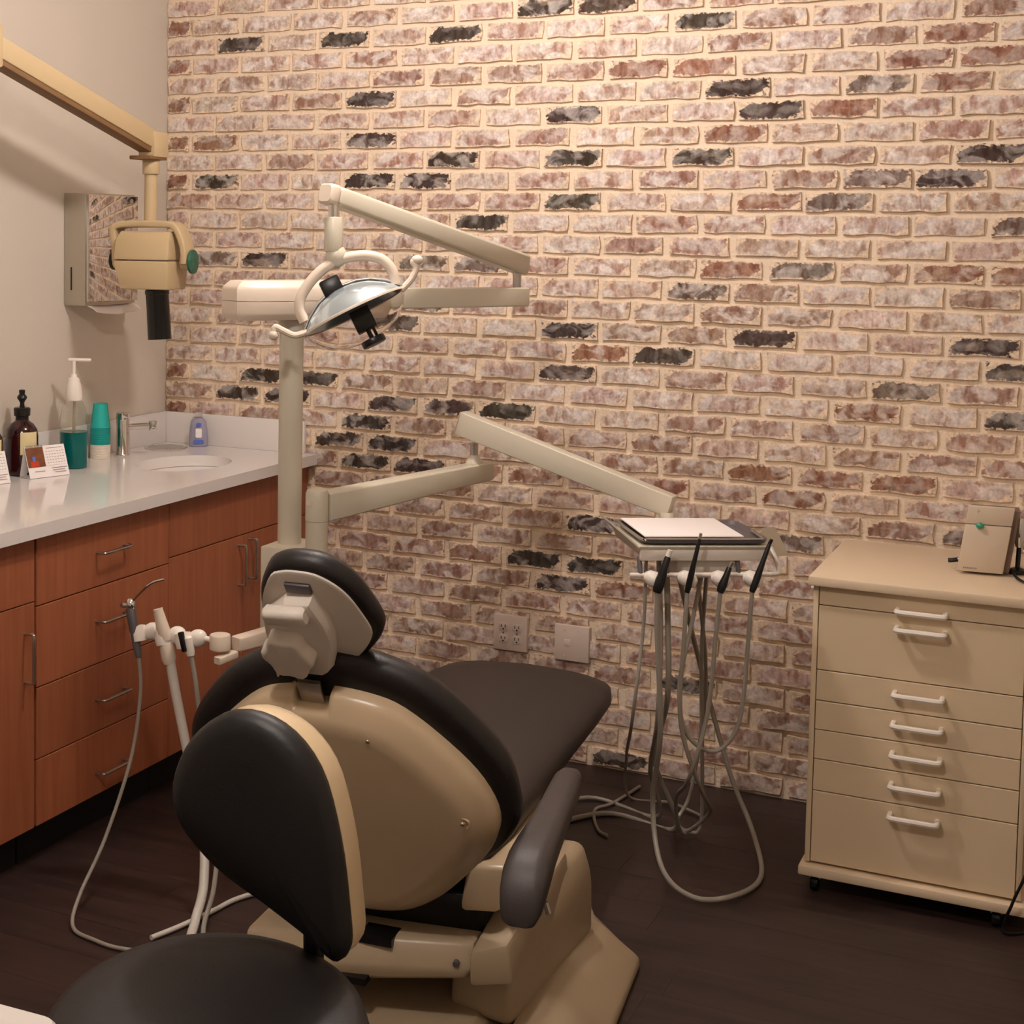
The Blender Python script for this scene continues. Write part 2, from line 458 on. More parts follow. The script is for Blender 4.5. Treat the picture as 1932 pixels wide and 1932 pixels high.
# brick wall: courses counted down from the top of the photograph
BH, BW = 0.0677, 0.2032
DARK = {(0, 7), (0, 8), (1, 1), (1, 3), (1, 5), (1, 9), (0, 13), (4, 4), (4, 10), (5, 7), (5, 10), (6, 4), (7, 5), (7, 7), (7, 9), (7, 13), (8, 1), (8, 4), (8, 5), (8, 13), (9, 7), (10, 6), (12, 2), (15, 4), (15, 7), (15, 10), (15, 13), (16, 9), (16, 14), (17, 7), (18, 14), (19, 1), (18, 2), (18, 3), (19, 2), (19, 4), (19, 5), (19, 6), (20, 4), (21, 3), (21, 4), (22, 4), (22, 5), (24, 8), (26, 7), (26, 8), (27, 7), (31, 9), (35, 8)}
MID = {(8, 12), (9, 11), (10, 14), (12, 1), (12, 5), (12, 6), (12, 11), (13, 9), (14, 5), (17, 12), (23, 13), (26, 2), (24, 11), (4, 12)}
BROWN = {(0, 0), (2, 0), (2, 13), (3, 8), (3, 9), (3, 12), (3, 13), (4, 0), (5, 11), (6, 0), (6, 10), (8, 0), (9, 10), (12, 10), (12, 13), (16, 8), (18, 0), (18, 12), (20, 0), (21, 10), (21, 11), (21, 12), (22, 6), (22, 7), (22, 9), (22, 11), (23, 5), (26, 6), (27, 8), (12, 14), (4, 13), (6, 1)}
PICK = {0: 252, 1: 16382, 2: 16380, 3: 16380, 4: 16380, 5: 16380, 6: 16380, 7: 16380, 8: 16372, 9: 16356, 10: 16332, 11: 16268, 12: 16172, 13: 16352, 14: 16128, 15: 16352, 16: 16352, 17: 16376, 18: 16368, 19: 16376, 20: 16304, 21: 16184, 22: 31888, 23: 15816, 24: 2528, 25: 1264, 26: 4080, 27: 2032, 28: 4064, 29: 2032, 30: 4064, 31: 1824, 32: 3584, 33: 1536, 34: 1536, 35: 1792}
rb = random.Random(11)
EDGE = []
def brick_bm(bm, x0, x1, z0, z1, r):
    nx, nz = 5, 2
    dy = r.uniform(-0.0025, 0.002); tilt = r.uniform(-0.0015, 0.0015)
    G = []
    for j in range(nz + 1):
        rowv = []
        for i in range(nx + 1):
            fx, fz = i / nx, j / nz
            edge = i in (0, nx) or j in (0, nz)
            x = x0 + (x1 - x0) * fx + (r.uniform(-0.003, 0.003) if i in (0, nx) else 0)
            z = z0 + (z1 - z0) * fz + (r.uniform(-0.003, 0.003) if j in (0, nz) else 0)
            yy = dy + tilt * (fz - 0.5) * 2 + (r.uniform(0.0005, 0.004) if edge else r.uniform(-0.001, 0.001))
            rowv.append(bm.verts.new((x, yy, z)))
        G.append(rowv)
    fs = []
    for j in range(nz):
        for i in range(nx):
            fs.append(bm.faces.new((G[j][i], G[j][i + 1], G[j + 1][i + 1], G[j + 1][i])))
    per = [G[0][i] for i in range(nx)] + [G[j][nx] for j in range(nz)] + [G[nz][i] for i in range(nx, 0, -1)] + [G[j][0] for j in range(nz, 0, -1)]
    bk = [bm.verts.new((v.co.x, 0.016, v.co.z)) for v in per]
    EDGE.extend([0.0 if (i in (0, nx) or j in (0, nz)) else 1.0 for j in range(nz + 1) for i in range(nx + 1)] + [0.0] * len(bk))
    for k in range(len(per)):
        k2 = (k + 1) % len(per)
        fs.append(bm.faces.new((per[k2], per[k], bk[k], bk[k2])))
    return fs
def brick_tone(r, c, rr):
    def jit(rgb, a=7):
        d = rr.uniform(-a, a); return tuple(v + d + rr.uniform(-3, 3) for v in rgb)
    if (r, c) in DARK: return jit((78, 68, 62), 8), rr.uniform(0.15, 0.45)
    if (r, c) in MID: return jit((128, 112, 102), 8), rr.uniform(0.4, 0.7)
    if (r, c) in BROWN: return jit((160, 122, 102), 8), rr.uniform(0.25, 0.55)
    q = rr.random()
    if r > 19: q *= 0.48  # lower courses browner, and darkened to carry the dimmer light down there
    if q < 0.28: return jit((176, 148, 133)), rr.uniform(0.5, 0.8)
    if q < 0.60: return jit((200, 176, 163)), rr.uniform(0.6, 0.95)
    return jit((212, 194, 183)), rr.uniform(0.7, 1.0)
rest = B(); rest_t = []; rest_e = []
for r in range(-4, 36):
    for c in range(0, 18):
        x0 = c * BW - (0 if r % 2 else BW / 2); x1 = min(x0 + BW, XR); x0 = max(x0, 0.0)
        if x1 - x0 < 0.03: continue
        zc = (35.5 - r) * BH
        z0, z1 = zc - BH / 2 + 0.0075, min(zc + BH / 2 - 0.0075, CEIL)
        a, b_ = x0 + 0.0095 + rb.uniform(-0.003, 0.003), x1 - 0.0095 + rb.uniform(-0.003, 0.003)
        if x0 == 0: a = 0.004
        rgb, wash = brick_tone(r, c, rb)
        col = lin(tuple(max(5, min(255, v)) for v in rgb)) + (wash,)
        if PICK.get(r, 0) >> c & 1:
            EDGE = []; bm = B(); brick_bm(bm, a, b_, z0, z1, rb)
            o = obj('brick', bm, M['brick'], back, smooth=50)
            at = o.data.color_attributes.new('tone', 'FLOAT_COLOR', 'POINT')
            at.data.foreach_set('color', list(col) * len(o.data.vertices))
            ea = o.data.attributes.new('edge', 'FLOAT', 'POINT'); ea.data.foreach_set('value', EDGE)
        else:
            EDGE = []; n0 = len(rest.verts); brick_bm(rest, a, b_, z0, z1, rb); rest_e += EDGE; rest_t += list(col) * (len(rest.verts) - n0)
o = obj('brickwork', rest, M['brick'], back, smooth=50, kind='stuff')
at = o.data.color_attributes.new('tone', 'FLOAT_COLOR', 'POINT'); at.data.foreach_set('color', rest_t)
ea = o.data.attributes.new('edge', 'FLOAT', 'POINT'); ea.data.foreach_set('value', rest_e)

# ceiling lamps
for lx, ly, pw, lab in LAMPS:
    t = thing('ceiling_lamp', lab, 'ceiling light', (lx, ly, CEIL), 'globe ceiling lamps')
    obj('ceiling_rose', lathe([(0.0, 0.0), (0.065, 0.0), (0.065, -0.012), (0.045, -0.028), (0.0, -0.028)], (lx, ly, CEIL)), M['white_plastic'], t)
    obj('globe', ellipsoid((lx, ly, CEIL - 0.022 - GLOBE_R), (GLOBE_R,) * 3, n=24), glow('globe_glow', pw), t)

# ------------------------------------------------------------------ base cabinets and worktop along the left wall
CX = 0.600                      # plane of the fronts
CT = 0.925                      # top of the worktop
def bar_pull(bm, c, length, along, out, r=0.0045, stand=0.03):
    a = V(along).normalized(); n = V(out).normalized(); c = V(c)
    p = [c - a * length / 2 - n * 0.0, c - a * length / 2 + n * (stand - 0.006), c - a * (length / 2 - 0.008) + n * stand, c + a * (length / 2 - 0.008) + n * stand, c + a * length / 2 + n * (stand - 0.006), c + a * length / 2]
    P = [p[0], p[0].lerp(p[1], 0.6), p[1], p[2], p[2].lerp(p[3], 0.5), p[3], p[4], p[5].lerp(p[4], 0.6), p[5]]
    add_tube(bm, P, r, 8, 3)
def base_cabinet(label, y0, y1, fronts):
    t = thing('base_cabinet', label, 'cabinet', (0.3, (y0 + y1) / 2, 0), 'cherry wood base cabinets under the white worktop')
    bm = mm(0.02, CX - 0.021, y0 + 0.001, y0 + 0.019, 0.11, 0.888)
    for q in ((0.02, CX - 0.021, y1 - 0.019, y1 - 0.001, 0.11, 0.888), (0.004, 0.02, y0 + 0.001, y1 - 0.001, 0.11, 0.888), (0.02, CX - 0.021, y0 + 0.019, y1 - 0.019, 0.11, 0.128), (CX - 0.06, CX - 0.021, y0 + 0.019, y1 - 0.019, 0.85, 0.888)):
        add_box(bm, ((q[0] + q[1]) / 2, (q[2] + q[3]) / 2, (q[4] + q[5]) / 2), (q[1] - q[0], q[3] - q[2], q[5] - q[4]))
    obj('carcass', bm, M['cherry'], t, smooth=0)
    obj('toe_kick', mm(0.06, 0.535, y0 + 0.001, y1 - 0.001, 0.0, 0.11), M['toe'], t, smooth=0)
    for nm, a, b_, z0, z1, pull in fronts:
        d = obj(nm, mm(CX - 0.0195, CX, a + 0.0017, b_ - 0.0017, z0 + 0.0017, z1 - 0.0017, bev=0.001, seg=1), M['cherry'], t)
        if pull:
            bm = B()
            if pull[0] == 'h': bar_pull(bm, (CX, pull[1], pull[2]), 0.128, (0, 1, 0), (1, 0, 0))
            else: bar_pull(bm, (CX, pull[1], pull[2]), 0.128, (0, 0, 1), (1, 0, 0))
            obj('handle', bm, M['steel'], d, 'brushed steel bar handle')
    return t
YA, YB = -1.492, -0.870
Z0, Z1, Z2, Z3, Z4 = 0.112, 0.292, 0.484, 0.700, 0.883
base_cabinet('cherry base cabinet at left edge with one drawer over a door', -2.05, YA - 0.004,
             [('drawer', -2.05, YA - 0.004, 0.715, Z4, None), ('door', -2.05, YA - 0.004, Z0, 0.715, ('v', YA - 0.045, 0.575))])
base_cabinet('cherry base cabinet with four stacked drawers and steel bar handles', YA + 0.002, YB,
             [('drawer', YA + 0.002, YB, Z3, Z4, ('h', -1.165, 0.797)), ('drawer', YA + 0.002, YB, Z2, Z3, ('h', -1.165, 0.605)),
              ('drawer', YA + 0.002, YB, Z1, Z2, ('h', -1.165, 0.385)), ('drawer', YA + 0.002, YB, Z0, Z1, ('h', -1.165, 0.178))])
base_cabinet('cherry sink cabinet in the corner with false front over two doors', YB, -0.012,
             [('false_front', YB, -0.012, 0.715, Z4, None), ('door', YB, -0.440, Z0, 0.715, ('v', -0.472, 0.622)),
              ('door', -0.440, -0.012, Z0, 0.715, ('v', -0.405, 0.632))])

# worktop slab with the basin opening and the round waste opening cut through
def slab_with_holes(x0, x1, y0, y1, z0, z1, holes):
    bm = B(); loops = []
    outer = [(x0, y0), (x1, y0), (x1, y1), (x0, y1)]
    es = []
    def ring(pts):
        vs = [bm.verts.new((p[0], p[1], z1)) for p in pts]
        for i in range(len(vs)): es.append(bm.edges.new((vs[i], vs[(i + 1) % len(vs)])))
    ring(outer)
    for cx, cy, rx, ry in holes:
        ring([(cx + rx * math.cos(2 * math.pi * k / 40), cy + ry * math.sin(2 * math.pi * k / 40)) for k in range(40)])
    bmesh.ops.triangle_fill(bm, use_beauty=True, use_dissolve=False, edges=es)
    r = bmesh.ops.extrude_face_region(bm, geom=bm.faces[:])
    bmesh.ops.translate(bm, verts=[v for v in r['geom'] if isinstance(v, bmesh.types.BMVert)], vec=(0, 0, z0 - z1))
    return bm
SINK = (0.362, -0.425, 0.140, 0.190); WASTE = (0.112, -0.158, 0.066, 0.066)
wt = thing('worktop', 'white quartz worktop with upstand running along the left wall', 'worktop', (0.3, -1.0, 0.888))
obj('slab', slab_with_holes(0.003, 0.632, -2.1, -0.004, 0.889, CT, [SINK, WASTE]), M['counter'], wt, smooth=20)
obj('upstand', mm(0.003, 0.588, -0.023, -0.005, CT, 1.036, bev=0.002), M['counter'], wt)
obj('upstand', mm(0.003, 0.022, -2.1, -0.024, CT, 1.036, bev=0.002), M['counter'], wt)
sk = thing('sink', 'white oval undermount basin in the worktop', 'sink', (SINK[0], SINK[1], 0.75))
obj('basin', lathe([(1.06, -0.037), (1.0, -0.037), (0.985, -0.06), (0.93, -0.11), (0.7, -0.145), (0.3, -0.155), (0.0, -0.157), (0.0, -0.165), (0.4, -0.163), (0.8, -0.15), (1.0, -0.115), (1.06, -0.05)], (SINK[0], SINK[1], CT), sx=SINK[2], sy=SINK[3], xdir=(1, 0, 0), n=40), M['white_enamel'], sk)
obj('drain', lathe([(0.0, -0.1535), (0.02, -0.1535), (0.022, -0.156), (0.0, -0.157)], (SINK[0], SINK[1], CT)), M['chrome'], sk)
wr = thing('waste_chute', 'round steel rimmed waste opening in the worktop beside the faucet', 'waste chute', (WASTE[0], WASTE[1], CT))
obj('rim', lathe([(0.064, 0.0), (0.074, 0.0005), (0.075, 0.003), (0.072, 0.005), (0.064, 0.004), (0.063, 0.0)], (WASTE[0], WASTE[1], CT)), M['chrome'], wr)
obj('sleeve', lathe([(0.064, 0.003), (0.065, 0.003), (0.065, -0.15), (0.0, -0.15), (0.0, -0.148), (0.063, -0.148)], (WASTE[0], WASTE[1], CT)), M['steel'], wr)

# faucet
fx, fy = 0.100, -0.400
fc = thing('faucet', 'chrome single column faucet with short angled spout behind the basin', 'faucet', (fx, fy, CT))
obj('body', lathe([(0.0, 0), (0.024, 0), (0.0245, 0.005), (0.0225, 0.008), (0.0225, 0.122), (0.0218, 0.124), (0.0225, 0.126), (0.0225, 0.145), (0.0195, 0.148), (0.0, 0.148)], (fx, fy, CT)), M['chrome'], fc)
sp0 = V((fx + 0.012, fy + 0.010, CT + 0.098)); sp1 = V((fx + 0.095, fy + 0.045, CT + 0.106))
sp = obj('spout', cyl(sp0, sp1, 0.0105, n=20), M['chrome'], fc)
obj('aerator', cyl(sp1 + V((-0.004, -0.002, 0.015)), sp1 + V((-0.004, -0.002, -0.018)), 0.014, n=20, bev=0.003), M['chrome'], sp)

# bottles
def bottle_brown(x, y, s, k, label):
    t = thing('pump_bottle', label, 'bottle', (x, y, CT))
    pr = [(0.0, 0.0), (0.046, 0.0), (0.052, 0.006), (0.053, 0.02), (0.053, 0.112), (0.050, 0.130), (0.038, 0.146), (0.024, 0.154), (0.020, 0.160), (0.0, 0.160)]
    obj('body', lathe([(r * s * k, h * s) for r, h in pr], (x, y, CT)), M['amber'], t)
    obj('collar', lathe([(0.0, 0.158 * s), (0.0185 * s, 0.158 * s), (0.0185 * s, 0.168 * s), (0.023 * s, 0.170 * s), (0.024 * s, 0.190 * s), (0.021 * s, 0.193 * s), (0.0, 0.193 * s)], (x, y, CT)), M['black'], t)
    bm = lathe([(0.0, 0.19 * s), (0.008 * s, 0.192 * s), (0.006 * s, 0.206 * s), (0.009 * s, 0.212 * s), (0.0145 * s, 0.220 * s), (0.013 * s, 0.226 * s), (0.008 * s, 0.231 * s), (0.009 * s, 0.243 * s), (0.0, 0.245 * s)], (x, y, CT))
    obj('pump', bm, M['black'], t)
    # paper label: a curved patch facing the room
    bm = B(); cols = []
    a0 = math.atan2(-0.75, 0.66)
    for q in range(9):
        a = a0 - 0.15 + 1.15 * q / 8
        cols.append([bm.verts.new((x + 0.0536 * s * k * math.cos(a), y + 0.0536 * s * k * math.sin(a), CT + h * s)) for h in (0.062, 0.126)])
    for q in range(8): bm.faces.new((cols[q][0], cols[q + 1][0], cols[q + 1][1], cols[q][1]))
    obj('label', bm, M['label_cream'], t, 'cream paper label')
    return t
bottle_brown(0.071, -0.893, 1.08, 0.87, 'dark amber pump bottle with cream label behind the desk calendars')
bottle_brown(0.064, -1.040, 1.00, 0.80, 'dark amber bottle cut by the left edge of the photo')

# mouthwash bottle
x, y = 0.116, -0.692
t = thing('mouthwash_bottle', 'clear pump bottle half full of teal rinse with a white pump', 'bottle', (x, y, CT))
prof = [(0.0, 0.0), (0.040, 0.0), (0.044, 0.004), (0.045, 0.02), (0.045, 0.140), (0.043, 0.164), (0.037, 0.192), (0.026, 0.214), (0.022, 0.222)]
obj('body', lathe(prof + [(0.0215, 0.222), (0.025, 0.2135), (0.036, 0.1915), (0.0424, 0.1638), (0.0444, 0.140), (0.0444, 0.02), (0.0434, 0.0045), (0.0, 0.001)], (x, y, CT)), M['clear'], t)
obj('liquid', lathe([(0.0, 0.002), (0.0425, 0.002), (0.0436, 0.02), (0.0436, 0.116), (0.0, 0.116)], (x, y, CT)), M['rinse'], t, 'teal mouth rinse')
obj('dip_tube', cyl((x, y, CT + 0.1165), (x + 0.004, y, CT + 0.225), 0.0055, n=10), M['almond'], t)
obj('pump_collar', lathe([(0.0, 0.216), (0.026, 0.216), (0.0275, 0.221), (0.0268, 0.240), (0.0235, 0.264), (0.019, 0.278), (0.018, 0.284), (0.011, 0.290), (0.009, 0.300), (0.0, 0.301)], (x, y, CT)), M['white_plastic'], t)
bm = cyl((x, y, CT + 0.298), (x, y, CT + 0.342), 0.0058, n=12)
add_box(bm, (x + 0.012, y + 0.014, CT + 0.345), (0.074, 0.017, 0.010), ax=((0.8, 0.6, -0.02), (-0.6, 0.8, 0), (0.02, 0, 1)), bev=0.004)
obj('pump_head', bm, M['white_plastic'], t)

# cups: an upside-down stack
cx_, cy_ = 0.064, -0.478
def cup(h0, m, nm='paper_cup', hh=0.080, rb_=0.0325, rt=0.0240):
    return lathe([(rb_ - 0.0015, 0), (rb_ + 0.0012, 0.0005), (rb_ + 0.0014, 0.003), (rb_, 0.0045), (rt, hh), (rt - 0.003, hh + 0.001), (0, hh + 0.0005), (0, hh - 0.001), (rt - 0.002, hh - 0.001), (rb_ - 0.0018, 0.002)], (cx_, cy_, h0), n=28)
z = CT
ORD = ['lowest', 'second', 'third', 'fourth', 'fifth', 'sixth', 'seventh', 'eighth', 'ninth']
for col_, mk, step, grp in (('white', 'white_cup', 0.0052, 'white cups at the bottom of the stack'), ('teal', 'teal_cup_dark', 0.0062, 'teal cups in the middle of the stack')):
    first = None
    for k in range(9):
        lab = '%s %s paper cup%s, a rim in the upside down stack' % (ORD[k], col_, '' if k == 0 else ' from the bottom')
        if first is None: first = solo('paper_cup', cup(z, M[mk]), M[mk], lab, 'cup', grp)
        else: dup(first, (first.location.x, first.location.y, z), lab)
        z += step
solo('paper_cup', cup(z, M['teal_cup']), M['teal_cup'], 'topmost teal paper cup, upside down on its stack by the faucet', 'cup')

# soap bottle by the brick wall
x, y = 0.184, -0.060
t = thing('soap_bottle', 'clear hand soap bottle with lavender gel and blue print at brick upstand', 'bottle', (x, y, CT))
obj('body', lathe([(0.0, 0.0), (0.030, 0.0), (0.034, 0.004), (0.034, 0.02), (0.031, 0.06), (0.027, 0.088), (0.018, 0.100), (0.013, 0.104), (0.0, 0.105)], (x, y, CT), sx=1.0, sy=0.72, xdir=(0.89, 0.45, 0)), M['lav'], t)
obj('pump', lathe([(0.0, 0.103), (0.014, 0.103), (0.014, 0.118), (0.008, 0.121), (0.004, 0.124), (0.004, 0.15), (0.0, 0.151)], (x, y, CT)), M['lens'], t)
bm = box((x + 0.010, y - 0.018, CT + 0.148), (0.032, 0.010, 0.007), ax=((0.6, -0.8, 0), (0.8, 0.6, 0), (0, 0, 1)), bev=0.002); obj('nozzle', bm, M['lens'], t)
fwd = V((0.55, -0.83, 0)).normalized(); sd = V((0.83, 0.55, 0))
for nm, w0, h0, h1, mk in (('brand_mark', 0.018, 0.074, 0.086, 'print_blue'), ('print_panel', 0.022, 0.034, 0.066, 'paper'), ('print_panel', 0.036, 0.012, 0.026, 'print_blue')):
    o = V((x, y, CT)) + fwd * 0.0275 + V((0, 0, (h0 + h1) / 2))
    obj(nm, pillow(rrect(w0, h1 - h0, 0.004, 3), o, sd, (0, 0, 1), fwd, [(0, -0.004), (0, 0.0)], smooth=False), M[mk], t)

# desk calendars
def calendar(c, ang, W, label, D=0.055):
    """tent card; front leaf leans back; c = middle of the foot of the front leaf"""
    c = V(c); fx = V((math.cos(ang), math.sin(ang), 0)); bx = V((-fx.y, fx.x, 0))     # fx along the width, bx away from the viewer
    t = thing('desk_calendar', label, 'calendar', c, 'tent desk calendars by the amber bottles')
    ly = (bx * 0.34 + V((0, 0, 0.94))).normalized(); H = 0.098
    n = fx.cross(ly).normalized(); n = n if n.dot(bx) < 0 else -n
    top = c + ly * H
    obj('front_leaf', box(c + ly * H / 2, (W, H, 0.0018), ax=(fx, ly, n)), M['paper'], t, smooth=0)
    foot = c + bx * D; l2 = (top - foot).normalized(); n2 = fx.cross(l2).normalized()
    obj('rear_leaf', box((top + foot) / 2, (W, (top - foot).length, 0.0018), ax=(fx, l2, n2)), M['paper'], t, smooth=0)
    obj('base_leaf', box((c + foot) / 2 + V((0, 0, 0.001)), (W, D, 0.0016), ax=(fx, bx, V((0, 0, 1)))), M['paper'], t, smooth=0)
    def pad(name, u0, u1, v0, v1, m, h=0.0012, lab=None):
        o = c + fx * ((u0 + u1) / 2 * W) + ly * ((v0 + v1) / 2 * H) + n * (0.0012 + h / 2)
        return obj(name, box(o, ((u1 - u0) * W, (v1 - v0) * H, h), ax=(fx, ly, n)), m, t, lab, smooth=0)
    pad('photo_print', -0.49, -0.06, 0.34, 0.97, M['print_brown'], lab='printed autumn picture')
    pad('photo_detail', -0.42, -0.22, 0.36, 0.52, M['print_red'], 0.0016)
    pad('photo_detail', -0.36, -0.29, 0.52, 0.68, M['print_blue'], 0.0016)
    pad('date_sheet', -0.05, 0.49, 0.36, 0.985, M['paper'])
    bm = B()
    def line(u0, u1, v):
        o = c + fx * ((u0 + u1) / 2 * W) + ly * (v * H) + n * 0.0028
        add_box(bm, o, ((u1 - u0) * W, 0.0016, 0.0003), ax=(fx, ly, n))
    line(0.02, 0.42, 0.91)
    for v in (0.80, 0.71, 0.62, 0.53, 0.44):
        for k in range(7): line(0.0 + k * 0.068, 0.036 + k * 0.068, v)
    for u0, u1, v in ((-0.36, -0.1, 0.2), (0.08, 0.46, 0.27), (0.1, 0.4, 0.2), (0.14, 0.42, 0.13)): line(u0, u1, v)
    obj('printed_lines', bm, M['print_grey'], t, smooth=0)
    bm = B()
    for k in range(12):
        p = top + fx * W * (-0.46 + 0.036 * k) + n * 0.002
        add_box(bm, p, (0.0022, 0.008, 0.002), ax=(fx, ly, n))
    obj('spiral_binding', bm, M['steel'], t, smooth=0)
    return t
calendar((0.176, -0.889, CT + 0.001), math.radians(73), 0.145, 'white tent desk calendar with autumn picture in front of amber bottle')
calendar((0.130, -1.108, CT + 0.001), math.radians(73), 0.135, 'white desk calendar cut by the left edge, nearest the camera', 0.045)

# ------------------------------------------------------------------ paper towel dispenser on the left wall
t = thing('towel_dispenser', 'polished steel paper towel dispenser on the left wall', 'towel dispenser', (0.0, -0.455, 1.43))
DY0, DY1, DZ0, DZ1, DX = -0.594, -0.316, 1.437, 1.803, 0.100
obj('casing', mm(0.001, DX - 0.012, DY0, DY1, DZ0, DZ1, bev=0.003), M['steel_side'], t)
obj('door', mm(DX - 0.0115, DX, DY0 + 0.001, DY1 - 0.001, DZ0 + 0.012, DZ1 - 0.004, bev=0.003), M['mirror'], t, 'mirror polished front door')
obj('level_slot', mm(0.028, 0.0335, DY0 - 0.0006, DY0 + 0.003, 1.487, 1.562), M['black'], t, smooth=0)
obj('lock', cyl((DX - 0.001, -0.355, 1.782), (DX + 0.0015, -0.355, 1.782), 0.008, n=16), M['steel'], t)
bm = B()
for (a, b_, z0, z1) in ((DX - 0.05, DX + 0.03, DZ0 - 0.002, DZ0 - 0.024),):
    pts = [(DX - 0.03, DZ0 + 0.006), (DX + 0.002, DZ0 - 0.004), (DX + 0.018, DZ0 - 0.016), (DX + 0.020, DZ0 - 0.020), (DX + 0.0, DZ0 - 0.008), (DX - 0.03, DZ0 + 0.002)]
    add_loft(bm, [[(px, yy, pz - dz) for px, pz in pts] for yy, dz in ((DY0 + 0.02, 0.0), (DY0 + 0.07, 0.006), (-0.46, 0.010), (-0.38, 0.006), (DY1 - 0.01, -0.002))])
solo('paper_towel', bm, M['paper'], 'white folded paper towel hanging below the steel dispenser', 'paper towel')

# ------------------------------------------------------------------ dental x-ray head on its wall arm
t = thing('dental_xray', 'tan dental x-ray head hanging from a long sloping arm', 'x-ray unit', (0.345, -0.6, 1.33))
A0 = V((0.350, -0.600, 1.955)); A1 = V((0.322, -1.330, 2.168)); A2 = V((0.05, -2.05, 2.17))
d = (A1 - A0).normalized(); sd = V((1, 0.04, 0)); upv = sd.cross(d).normalized(); upv = upv if upv.z > 0 else -upv
obj('arm', box((A0 + A1) / 2 + upv * 0.006, (0.058, (A1 - A0).length, 0.060), ax=(sd.normalized(), d, upv), bev=0.006), M['xray'], t)
obj('arm_channel', box((A0 + A1) / 2 - upv * 0.030, (0.046, (A1 - A0).length - 0.02, 0.016), ax=(sd.normalized(), d, upv), bev=0.002), M['xray_dark'], t, 'brown channel along the underside of the arm')
obj('elbow', mm(0.287, 0.360, -1.43, -1.325, 2.115, 2.235, bev=0.01), M['xray'], t)
obj('wall_arm', beam((0.32, -1.41, 2.175), (0.03, -2.0, 2.175), 0.06, 0.08, 0.06, 0.08, bev=0.008), M['xray'], t)
obj('wall_bracket', mm(0.001, 0.05, -2.1, -1.93, 2.0, 2.35, bev=0.006), M['xray'], t)
br = obj('end_bracket', mm(0.322, 0.385, -0.640, -0.560, 1.912, 1.992, bev=0.006), M['xray'], t)
bm = B()
for dx_, dz_ in ((0.040, 0.060), (0.018, 0.024)): add_cyl(bm, (0.322 + dx_, -0.6412, 1.912 + dz_), (0.322 + dx_, -0.639, 1.912 + dz_), 0.005, n=12)
obj('bolt', bm, M['black'], br)
obj('lower_plate', mm(0.300, 0.380, -0.655, -0.565, 1.905, 1.917, bev=0.002), M['xray_dark'], t)
obj('collar', cyl((0.344, -0.6, 1.910), (0.344, -0.6, 1.860), 0.027, n=24, bev=0.003), M['xray'], t)
obj('hanger_tube', cyl((0.344, -0.6, 1.862), (0.342, -0.6, 1.700), 0.020, n=24), M['xray'], t)
# yoke: an inverted U
yk = [(0.236, 1.586), (0.234, 1.640), (0.228, 1.685), (0.244, 1.700), (0.290, 1.704), (0.40, 1.704), (0.435, 1.698), (0.455, 1.670), (0.470, 1.625), (0.472, 1.582)]
P = smooth_path([V((a, -0.6, z)) for a, z in yk], 4); bm = B(); rings = []
for i, p in enumerate(P):
    dd = (P[min(i + 1, len(P) - 1)] - P[max(i - 1, 0)]).normalized(); nn = V((-dd.z, 0, dd.x))
    rings.append([p + V((0, 1, 0)) * a + nn * b_ for a, b_ in rrect(0.075, 0.022, 0.007, 3)])
add_loft(bm, rings); obj('yoke', bm, M['xray'], t)
# head: upper block and lower wedge
def prism_y(poly, y0, y1, bev=0.0):
    bm = B(); a = [bm.verts.new((p[0], y0, p[1])) for p in poly]; b2 = [bm.verts.new((p[0], y1, p[1])) for p in poly]
    bm.faces.new(a); bm.faces.new(b2[::-1])
    n = len(poly)
    for i in range(n): bm.faces.new((a[i], b2[i], b2[(i + 1) % n], a[(i + 1) % n]))
    if bev: bmesh.ops.bevel(bm, geom=bm.edges[:], offset=bev, segments=2, profile=0.5, affect='EDGES')
    return bm
bm = B()
def ringx(z, x0, x1, yf, yb): return [(x0, yf, z), (x1, yf, z), (x1, yb, z), (x0, yb, z)]
add_loft(bm, [ringx(1.592, 0.252, 0.440, -0.680, -0.52), ringx(1.655, 0.252, 0.436, -0.662, -0.52), ringx(1.682, 0.258, 0.430, -0.640, -0.54)])
bmesh.ops.bevel(bm, geom=bm.edges[:], offset=0.006, segments=2, profile=0.5, affect='EDGES')
hd = obj('upper_housing', bm, M['xray'], t)
bm = B()
add_loft(bm, [ringx(1.500, 0.276, 0.440, -0.680, -0.54), ringx(1.589, 0.252, 0.441, -0.682, -0.52)])
bmesh.ops.bevel(bm, geom=bm.edges[:], offset=0.006, segments=2, profile=0.5, affect='EDGES')
obj('lower_housing', bm, M['xray'], t)
obj('cone', lathe([(0.0, 0.0), (0.034, 0.0), (0.0385, 0.006), (0.0385, 0.018), (0.0365, 0.02), (0.0365, 0.05), (0.0375, 0.16), (0.034, 0.16), (0.034, 0.156), (0.0, 0.156)], (0.372, -0.61, 1.502), axis=(0.07, -0.01, -1), n=32), M['black_gloss'], t, 'glossy black collimator cone')
for sx_, xx in ((-1, 0.228), (1, 0.478)):
    k = obj('pivot', cyl((0.235 if sx_ < 0 else 0.455, -0.6, 1.588), (xx + sx_ * 0.006, -0.6, 1.588), 0.028, n=24, bev=0.003), M['xray'], t)
    obj('dial', cyl((xx + sx_ * 0.0065, -0.6, 1.588), (xx + sx_ * 0.016, -0.6, 1.588), 0.038 if sx_ > 0 else 0.030, n=28, bev=0.002), M['dial_green' if sx_ > 0 else 'black'], k, 'green angle dial' if sx_ > 0 else 'black dial')

for ch in t.children:
    if ch.name.split('.')[0] in ('yoke', 'upper_housing', 'lower_housing', 'cone', 'pivot'): ch.rotation_euler = (0, 0, math.radians(9))

